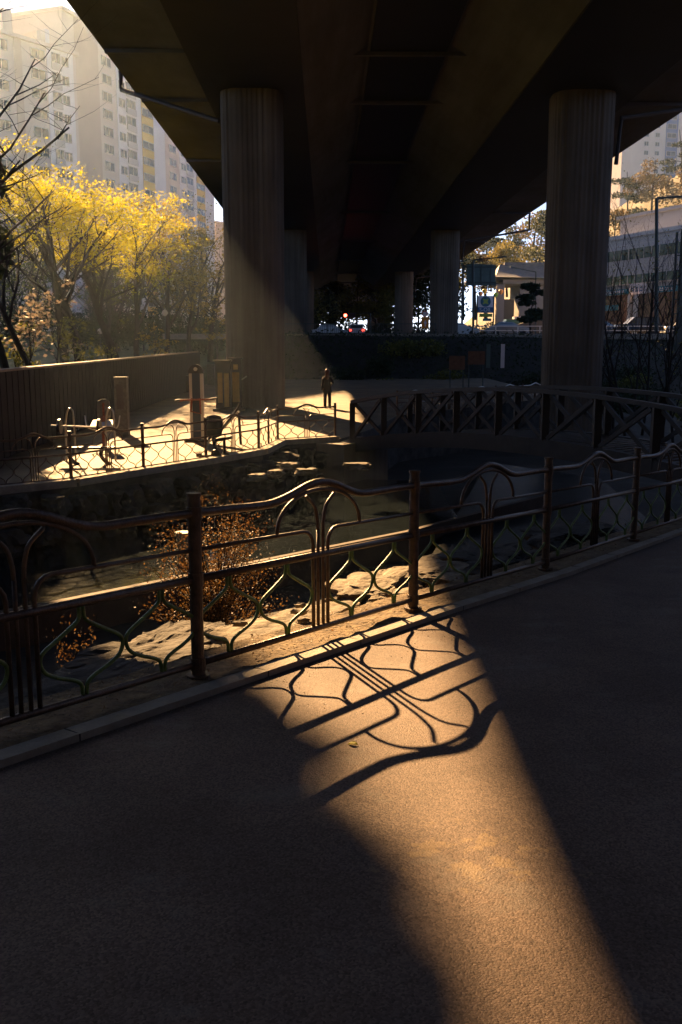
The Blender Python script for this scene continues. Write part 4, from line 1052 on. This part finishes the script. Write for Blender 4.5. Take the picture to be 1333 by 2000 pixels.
# fuel station totem
Yt=118; tl=at(934,578,Yt); br=at(963,602,Yt); cx=(tl.x+br.x)/2; wd=br.x-tl.x
e=empty('fuel_sign',Vector((cx,Yt,RZ)),'white and blue fuel station totem with a round green emblem','sign')
def zz(py): return at(950,py,Yt).z
mb=MB(); mb.box((cx,Yt,(zz(578)+zz(600))/2),(wd,.3,zz(578)-zz(600))); o=mb.build('emblem_panel',M['spink'],e)
mc=MB(); cc=Vector((cx,Yt-.16,zz(589))); mc.tube([cc,cc-Vector((0,.03,0))],.62,24); sub_build(mc,'disc',M['steal'],e,o)
mc=MB(); s_=.36
mc.face([cc+Vector((x*s_,-.05,z*s_)) for x,z in ((-1,-.95),(0,-.6),(1,-.95),(.62,0),(1,.95),(0,.6),(-1,.95),(-.62,0))]); 
sub_build(mc,'emblem',M['slime'],e,o)
mb=MB(); mb.box((cx,Yt,(zz(600.2)+zz(611))/2),(wd,.3,zz(600.2)-zz(611))); o=mb.build('name_panel',M['sblue'],e)
def text(body,loc,size,m,name,root,parent,ext_=.01,rx=PI/2,rz=0):
    cu=bpy.data.curves.new(name,'FONT'); cu.body=body; cu.size=size; cu.extrude=ext_; cu.align_x='CENTER'; cu.align_y='CENTER'
    to=bpy.data.objects.new(name,cu); to.location=loc; to.rotation_euler=(rx,0,rz); col.objects.link(to)
    dg=bpy.context.evaluated_depsgraph_get(); me=bpy.data.meshes.new_from_object(to.evaluated_get(dg)); me.transform(to.matrix_basis if False else Matrix.LocRotScale(Vector(loc)-Vector(root.location),to.rotation_euler,None))
    bpy.data.objects.remove(to); me.materials.clear(); me.materials.append(m); o=bpy.data.objects.new(name,me); col.objects.link(o); o.parent=parent; return o
text('S-OIL',(cx,Yt-.17,zz(605.5)),.62,M['white'],'lettering',e,o)
mb=MB(); mb.box((cx+.08,Yt,(zz(612.5)+zz(619))/2),(wd*.84,.3,zz(612.5)-zz(619))); mb.build('price_panel',M['slime'],e)
mb=MB(); mb.box((cx+.25,Yt,(zz(622)+zz(627))/2),(wd*.55,.25,zz(622)-zz(627))); mb.build('small_panel',M['steal2'],e)
mb=MB()
for x in (-wd/2-.05,wd/2+.12): mb.box((cx+x,Yt+.1,(RZ+zz(576))/2),(.14,.14,zz(576)-RZ))
mb.build('posts',M['signgreen'],e)
# orange warning sign and red ring sign
p=at(831,630,88); e=empty('warning_sign',Vector((p.x,88,RZ)),'square orange sign with a pale figure, red-ringed round sign above it','road sign')
mb=MB(); mb.box(p,(.66,.06,1.0)); o=mb.build('orange_plate',M['sorange'],e)
mb=MB(); mb.tube([p+Vector((0,-.035,-.02)),p+Vector((0,-.05,-.02))],.14,10); mb.box(p+Vector((0,-.045,-.2)),(.12,.02,.3)); mb.box(p+Vector((0,-.045,.17)),(.1,.02,.12)); sub_build(mb,'figure_mark',M['spink'],e,o)
c=at(830,613,88); mb=MB(); mb.tube([c+Vector((0,.02,0)),c-Vector((0,.02,0))],.27,20); o=mb.build('round_plate',M['sred'],e)
mb=MB(); mb.tube([c-Vector((0,.022,0)),c-Vector((0,.035,0))],.19,20); sub_build(mb,'white_disc',M['spink'],e,o)
mb=MB(); mb.tube([(p.x,88.05,RZ-.2),(p.x,88.05,c.z+.2)],.04,6); mb.build('post',M['pole'],e)
# notice boards on the bank in the shade
for (x0,x1,y0,y1,Y,m,lab) in ((878,908,695,722,60,'brick','dull pink-brown notice board low on the shaded bank'),(915,947,686,712,60,'brick','dull orange notice board on the shaded bank, right of the brown one')):
    a=at(x0,y0,Y); b=at(x1,y1,Y); e=empty('notice_board',Vector(((a.x+b.x)/2,Y,b.z-.9)),lab,'notice board')
    mb=MB(); mb.box(((a.x+b.x)/2,Y,(a.z+b.z)/2),(b.x-a.x,.06,a.z-b.z)); mb.build('board',M[m],e)
    mb=MB()
    for x in (a.x+.08,b.x-.08): mb.box((x,Y+.06,b.z-.3),(.07,.05,a.z-b.z+1.4))
    mb.build('legs',M['pole'],e)
for px,lab in ((955,'pale green bank post right of the orange notice board'),(983,'white bank post right of the pale green one')):
    a=at(px,672,60); b=at(px,706,60); mb=MB(); mb.box(((a.x),60,(a.z+b.z)/2-.2),(.22,.12,a.z-b.z+.4)); tag(mb.build('marker_post',M['signgreen'] if px<960 else M['spink']),lab,'post')
# traffic light
p=at(675,616,125); e=empty('traffic_light',Vector((p.x,125,RZ)),'traffic light glowing red under the far end of the viaduct','traffic light')
mb=MB(); mb.box(p+Vector((.5,.12,0)),(1.5,.2,.42)); mb.build('housing',M['blacksteel'],e)
mb=MB(); mb.tube([p,p-Vector((0,.05,0))],.2,14); mb.build('red_lamp',M['red_lamp'],e)
mb=MB(); mb.tube([(p.x+3.2,125.2,RZ),(p.x+3.2,125.2,p.z+.3)],.1,8); mb.tube([(p.x+3.2,125.2,p.z+.3),(p.x,125.2,p.z+.25)],.06,6); mb.build('pole',M['pole'],e)

# office building
def wbox(mb,P,Q,s0,s1,z0,z1,d0,d1):
    u=(Q-P).normalized(); n=Vector((u.y,-u.x)); 
    if n.y>0: n=-n
    a=P+u*s0; b=P+u*s1; mb.prism([(q_.x,q_.y) for q_ in (a+n*d1,b+n*d1,b+n*d0,a+n*d0)],z0,z1)
r0=ray(1165,500); r1=ray(1370,500)
P=Vector((r0[0]*135/r0[1],135)); Q=Vector((r1[0]*116/r1[1],116)); L=(Q-P).length
e=empty('office_building',(P.x,P.y,RZ),'white office building with green ribbon windows and shop signs at street level','office building')
zt=at(1165,470,135).z; 
zt=at(1280,441,120).z
mb=MB(); wbox(mb,P,Q,0,L,RZ-.2,zt-.5,-16,0); mb.build('wall',M['office'],e)
mb=MB(); wbox(mb,P,Q,-.3,L+.3,zt-.5,zt,-16.3,.3); mb.build('roof_edge',M['office'],e)
def zf(py): return at(1280,py,120).z
for a,b in ((473,495),(528,546)):
    mb=MB(); wbox(mb,P,Q,2.5,L,zf(b),zf(a),.01,.07); o=mb.build('ribbon_window',M['glass_green'],e)
    mb=MB()
    for i in range(22): wbox(mb,P,Q,2.5+i*1.5,2.58+i*1.5,zf(b),zf(a),.072,.12)
    sub_build(mb,'mullions',M['frame_w'],e,o)
for a in (455,464,510): 
    mb=MB(); wbox(mb,P,Q,0,L,zf(a)-.04,zf(a)+.04,.005,.06); mb.build('cladding_joint',M['frame_w'],e)
mb=MB(); wbox(mb,P,Q,0,L,zf(548),zf(545.9),.0,.35); mb.build('shop_cornice',M['bl_beige'],e)
mb=MB(); wbox(mb,P,Q,0,L,RZ,zf(568),.012,.1); mb.build('shop_front',M['brick'],e)
def sgn(px0,px1,py0,py1,m,nm,marks=None):
    S=lambda px:(line_hit(px,P,Q)-P).dot((Q-P).normalized())
    mb=MB(); wbox(mb,P,Q,S(px0),S(px1),zf(py1),zf(py0),.11,.35); o=mb.build(nm,M[m],e)
    if marks:
        mk=MB(); rn=random.Random(int(px0)); n=marks[1]; w_=(S(px1)-S(px0))*.8; s0=S(px0)+(S(px1)-S(px0))*.1; hh=zf(py0)-zf(py1); cw=w_/n
        for i in range(n):
            c=s0+cw*i; 
            for q_ in range(2): zc=zf(py1)+hh*(.22+.28*q_+rn.uniform(0,.1)); wbox(mk,P,Q,c+cw*.1,c+cw*.75,zc,zc+hh*.09,.352,.38)
            for q_ in range(2): xc=c+cw*(.1+.5*q_); wbox(mk,P,Q,xc,xc+cw*.14,zf(py1)+hh*.2,zf(py1)+hh*.8,.381,.40)
        sub_build(mk,'lettering',M[marks[0]],e,o)
sgn(1196,1243,556,567,'steal2','shop_sign',('spink',5)); sgn(1247,1279,547.5,569,'spink','shop_sign',('sblue',3)); sgn(1303,1345,557,569,'steal2','shop_sign',('spink',3)); sgn(1200,1224,588,600,'steal2','shop_sign')
mb=MB(); 
for px in (1250,1262): 
    s_=(line_hit(px,P,Q)-P).dot((Q-P).normalized()); wbox(mb,P,Q,s_,s_+.5,RZ,zf(569),.4,.8)
mb.build('shop_column',M['bl_beige'],e)
mb=MB(); wbox(mb,P,Q,18,L,zf(606),zf(600),.2,1.6); mb.build('awning',M['brick'],e)
# setback storey
mb=MB(); wbox(mb,P,Q,1,15,zt,zt+2.6,-12,-3); o=mb.build('penthouse',M['office'],e)
mb=MB(); wbox(mb,P,Q,.6,15.4,zt+2.6,zt+3.0,-12.4,-2.6); mb.build('penthouse_roof',M['office'],e)
mb=MB(); 
for i in range(40): wbox(mb,P,Q,15.5+i*.5,15.56+i*.5,zt,zt+1.7,-2,-1.9)
wbox(mb,P,Q,15.5,L,zt+1.62,zt+1.7,-2.05,-1.86); mb.build('roof_fence',M['frame_w'],e)

# tiled-roof hall
a=at(968,545,165); b=at(1090,545,165); e=empty('tiled_hall',Vector(((a.x+b.x)/2,165,RZ)),'traditional hall with curved grey tiled roof and pale walls','building')
zE=at(1000,545,165).z; zRg=at(1000,511,165).z; xl=a.x-.5; xr=b.x
mb=MB(); n=10; prs=[]
for i in range(n+1):
    t=i/n; xx=xl+ (3.4*t); prs.append((xx,zE+(zRg-zE)*(t**1.8)))
# hip roof with concave hips
ridge_y=171
rows=[]
for i in range(n+1):
    t=i/n; z=zE+(zRg-zE)*(t**1.7); ins=2.2*t
    rows.append([(xl+ins,165-1.2+(ridge_y-163.8)*t,z+.5*(1-t)*.6),(xr+4-ins,165-1.2+(ridge_y-163.8)*t,z),(xr+4-ins,ridge_y+(ridge_y-163.8)*(1-t),z),(xl+ins,ridge_y+(ridge_y-163.8)*(1-t),z+.3*(1-t))])
for r_ in rows: mb.v+=r_
for i in range(n):
    for j in range(4):
        j2=(j+1)%4; mb.f.append((4*i+j,4*i+j2,4*i+4+j2,4*i+4+j)); mb.m.append(0)
mb.f.append((0,3,2,1)); mb.m.append(0)
rf=mb.build('roof',M['tile'],e)
mb=MB(); mb.box(((xl+xr)/2+2,ridge_y,zRg+.12),(xr-xl-2,.7,.5)); sub_build(mb,'ridge',M['tile'],e,rf)
mb=MB(); mb.box(((xl+xr)/2+2.4,171,zE-.4),(xr-xl+1,11,.7)); mb.build('eaves_board',M['hall_wall'],e)
mb=MB(); mb.box(((xl+xr)/2+3.6,171.5,(zE-.75+RZ)/2),(xr-xl-3,9,zE-.75-RZ)); mb.build('wall',M['hall_wall'],e)
mb=MB(); x=at(980,580,165).x; mb.box((x,166.5,(zE-.75+RZ)/2),(1.3,1,zE-.75-RZ)); mb.build('pillar',M['hall_wall'],e)
mb=MB(); x=at(990,570,166).x; mb.box((x,167.2,RZ+4),(3,.8,6)); mb.build('dark_doorway',M['blacksteel'],e)
for px,py,m,l in ((939,574,'lantern_o','orange paper lantern above the fuel sign, leftmost'),(947,569,'lantern_y','yellow paper lantern between the orange and green ones'),(969,576,'lantern_g','green paper lantern in front of the dark doorway'),(979,570,'lantern_o','pinkish paper lantern against the pale hall wall')):
    p=at(px,py,150); mb=MB(); mb.lathe(p,[(.05,-.42),(.22,-.25),(.38,.05),(.3,.3),(.08,.36)],10); e2=mb.build('paper_lantern',M[m],smooth=True,loc=(0,0,0)); tag(e2,l,'lantern')
# concrete ramp wall
mb=MB(); a=at(965,640,140); b=at(1060,640,140); mb.prism([(a.x,140),(b.x+6,140),(b.x+6,141),(a.x,141)],RZ,lambda x,y: RZ+.8+(x-a.x)*.38); tag(mb.build('ramp_wall',M['concrete']),'grey sloping concrete ramp wall behind the fuel sign and the bus','wall')
# hill
def hillh(x,y):
    k=sstep(20,95,x-.05*(y-150))*sstep(135,240,y)
    return RZ-2+46*k+2.5*noise.noise(Vector((x*.03,y*.03,0)))*k
mb=MB(); xs2=[10+6*i for i in range(45)]; ys2=[138+6*i for i in range(45)]; n=len(xs2)
for y in ys2:
    for x in xs2: mb.v.append((x,y,hillh(x,y)))
for j in range(len(ys2)-1):
    for i in range(n-1): mb.f.append((j*n+i,j*n+i+1,(j+1)*n+i+1,(j+1)*n+i)); mb.m.append(0)
tag(mb.build('hill',M['hill'],smooth=True),kind='structure')
def big_tree(x,y,z,h,r,m,label,seed,group=None,name='hill_tree',trunk=True,pine=False):
    rn=random.Random(seed); e=empty(name,(x,y,z),label,'tree',group); mb=MB()
    mt=MB(); top=Vector((x+rn.uniform(-1,1),y,z+h*.9)); pts=arc([(x,y,z-.5),(x+rn.uniform(-.4,.4),y,z+h*.4),top],6); mt.tube(pts,[.26*(1-.8*i/(len(pts)-1))*h/12 for i in range(len(pts))],6)
    for i in range(11 if pine else 15):
        t=rn.uniform(.35,1.0); b0=pts[int(t*(len(pts)-1))]; a=rn.uniform(0,2*PI); rr=r*rn.uniform(.35,.95)*(1.15-t*.5 if pine else math.sin(min(1,t*.8+.25)*PI)*.9+.3)
        c=b0+Vector((math.cos(a)*rr,math.sin(a)*rr,rr*(.15 if pine else .4))); mt.tube([b0,(b0+c)/2+Vector((0,0,.2)),c],[.07,.05,.02],4,cap=False)
        blob_cloud(mb,c,(r*.42,r*.42,r*(.13 if pine else .3)),150,.2+h*.006,rn)
    mt.build('trunk',M['bark'],e); mb.build('crown',M[m],e)
rn=random.Random(31); k=0
for (px,Y,h,m,pine) in ((1195,150,13,'leaf_o',0),(1215,175,15,'leaf_pine',1),(1240,165,14,'leaf_o',0),(1262,190,16,'leaf_pine',1),(1290,170,13,'leaf_y',0),(1310,185,15,'leaf_g',0),(1335,165,14,'leaf_g',0),(1275,215,15,'leaf_o',0),(1325,220,16,'leaf_pine',1),(1230,220,15,'leaf_pine',1),(1205,200,15,'leaf_o',0),(1300,150,11,'leaf_g',0),(1250,148,10,'leaf_g',0),(1185,170,14,'leaf_g',0),(1350,200,15,'leaf_o',0)):
    x=at(px,400,Y).x; big_tree(x,Y,hillh(x,Y),h,h*.33,{'leaf_o':'hill_o','leaf_g':'hill_g','leaf_y':'hill_y'}.get(m,m),{'leaf_o':'ochre-leaved tree on the hillside above the office','leaf_pine':'dark flat-topped pine on the hillside above the office','leaf_y':'bright yellow tree on the hillside above the office','leaf_g':'yellow-green tree on the hillside above the office'}[m],300+k,'hillside trees above the office, '+{'leaf_o':'ochre','leaf_pine':'pines','leaf_y':'yellow','leaf_g':'green'}[m],pine=bool(pine)); k+=1
for (px,Y,zpy,h,r,m,lab) in ((1035,200,600,21,5.5,'leaf_o','tall hazy brown tree behind the ridge of the tiled hall'),(1055,190,600,20,4.5,'leaf_g','tall olive tree touching the edge of the right pier'),(990,185,575,11,4.8,'leaf_y','round yellow tree behind the corner of the tiled roof'),(975,210,590,15,3.2,'leaf_pine','small dark tree against the sky above the sign board'),(930,190,620,14,4,'leaf_o','orange-lit tree behind the back of the overhead sign'),(905,180,620,14,4,'leaf_g','dark olive tree beside the far right pier'),(1005,215,600,20,4,'leaf_g','thin bright tree left of the tall hazy one'),(950,230,620,22,5,'leaf_g','pale feathery tree against the sky left of the round yellow tree')):
    x=at(px,600,Y).x; z=at(px,zpy,Y).z; big_tree(x,Y,z,h,r,{'leaf_o':'hill_o','leaf_g':'hill_g','leaf_y':'hill_y'}.get(m,m),lab,400+px,name='tree')
x=at(1040,600,92).x; big_tree(x,92,RZ-.2,5.5,2.2,'leaf_pine','dark spreading pine in front of the bus beside the right pier',77,name='pine_tree',pine=True)
for i,(px,Y) in enumerate(((640,190),(655,185),(700,180),(735,190),(780,170),(815,175),(600,200),(860,165))):
    x=at(px,600,Y).x; big_tree(x,Y,RZ-.5,13,5,'leaf_pine' if i%2 else 'leaf_g','dark tree closing the view under the far end of the viaduct',500+i,'dark trees under the far viaduct')

# clipped hedge closing the view at the far side of the raised road
hx=at(560,650,179).x; e=empty('hedge',(20,179,RZ),'long dark hedge along the far side of the raised road','hedge')
rn=random.Random(91); mb=MB()
for i in range(60): blob_cloud(mb,(-25+i*1.45,179+rn.uniform(-.5,.5),RZ+1.4+rn.uniform(-.3,.9)),(1.6,1.2,1.7),240,.28,rn)
mb.build('foliage',M['leaf_pine'],e)
mb=MB(); mb.box((18,179,RZ+.6),(86,.9,2.2)); mb.build('inner_twigs',M['bark'],e)
# loose grit along the kerb and dry litter on the dirt strip
rn=random.Random(17); mb=MB(); ml=MB()
for i in range(2600):
    u=rn.uniform(-1,3.2); p0=FP[2]+(FP[3]-FP[2])*u
    if rn.random()<.5: q0=off(p0,-.27-rn.random()**3*.9); z=path_z(0,q0.y)+.046
    else: q0=off(p0,rn.uniform(-.12,.40)); z=path_z(0,q0.y)+.095
    s_=rn.uniform(.002,.006); c=Vector((q0.x,q0.y,z))
    mb.box(c,(s_*rn.uniform(.8,1.6),s_,s_*.8),rz=rn.uniform(0,3))
for i in range(1500):
    u=rn.uniform(-1,3.2); q0=off(FP[2]+(FP[3]-FP[2])*u,rn.uniform(-.10,.42)); c=Vector((q0.x,q0.y,path_z(0,q0.y)+.098+rn.random()*.02))
    s_=rn.uniform(.006,.018); a=Vector((rn.gauss(0,1),rn.gauss(0,1),rn.gauss(0,.3))).normalized()*s_; b=a.cross(Vector((rn.gauss(0,.4),rn.gauss(0,.4),1))).normalized()*s_*rn.uniform(.1,.5)
    ml.face([c-a,c+b,c+a,c-b])
tag(mb.build('grit',M['rock']),kind='stuff'); tag(ml.build('dry_litter',M['leaf_red']),kind='stuff')
# leaf lying on the path
c=gp(690,1472,0,-.058); mb=MB()
pts=[(0,-.045),(.02,-.02),(.028,.005),(.018,.03),(0,.05),(-.016,.03),(-.026,.004),(-.018,-.02)]
ca,sa=math.cos(1.1),math.sin(1.1)
top=[Vector((c.x+(x*ca-y*sa)*.62,c.y+(x*sa+y*ca)*.62,path_z(0,c.y+y)+.051+abs(x)*.4)) for x,y in pts]
mb.face(top); mb.face([p_-Vector((0,0,.003)) for p_ in top][::-1])
tag(mb.build('fallen_leaf',M['leaf_y']),'small yellow leaf lying on the sunlit path','leaf')

# ================================================================== HAZE
mb=MB(); mb.box((20,160,38),(330,420,90)); hz=mb.build('haze',[]); tag(hz,kind='stuff')
hm=bpy.data.materials.new('haze_air'); hm.use_nodes=True; t=hm.node_tree; t.nodes.remove(t.nodes['Principled BSDF'])
pv=t.nodes.new('ShaderNodeVolumePrincipled'); pv.inputs['Density'].default_value=.00024; pv.inputs['Color'].default_value=(.60,.80,1,1); pv.inputs['Anisotropy'].default_value=.74
t.links.new(pv.outputs[0],t.nodes['Material Output'].inputs['Volume']); hz.data.materials.append(hm)
for o in bpy.data.objects:
    if '_root' in o: del o['_root']
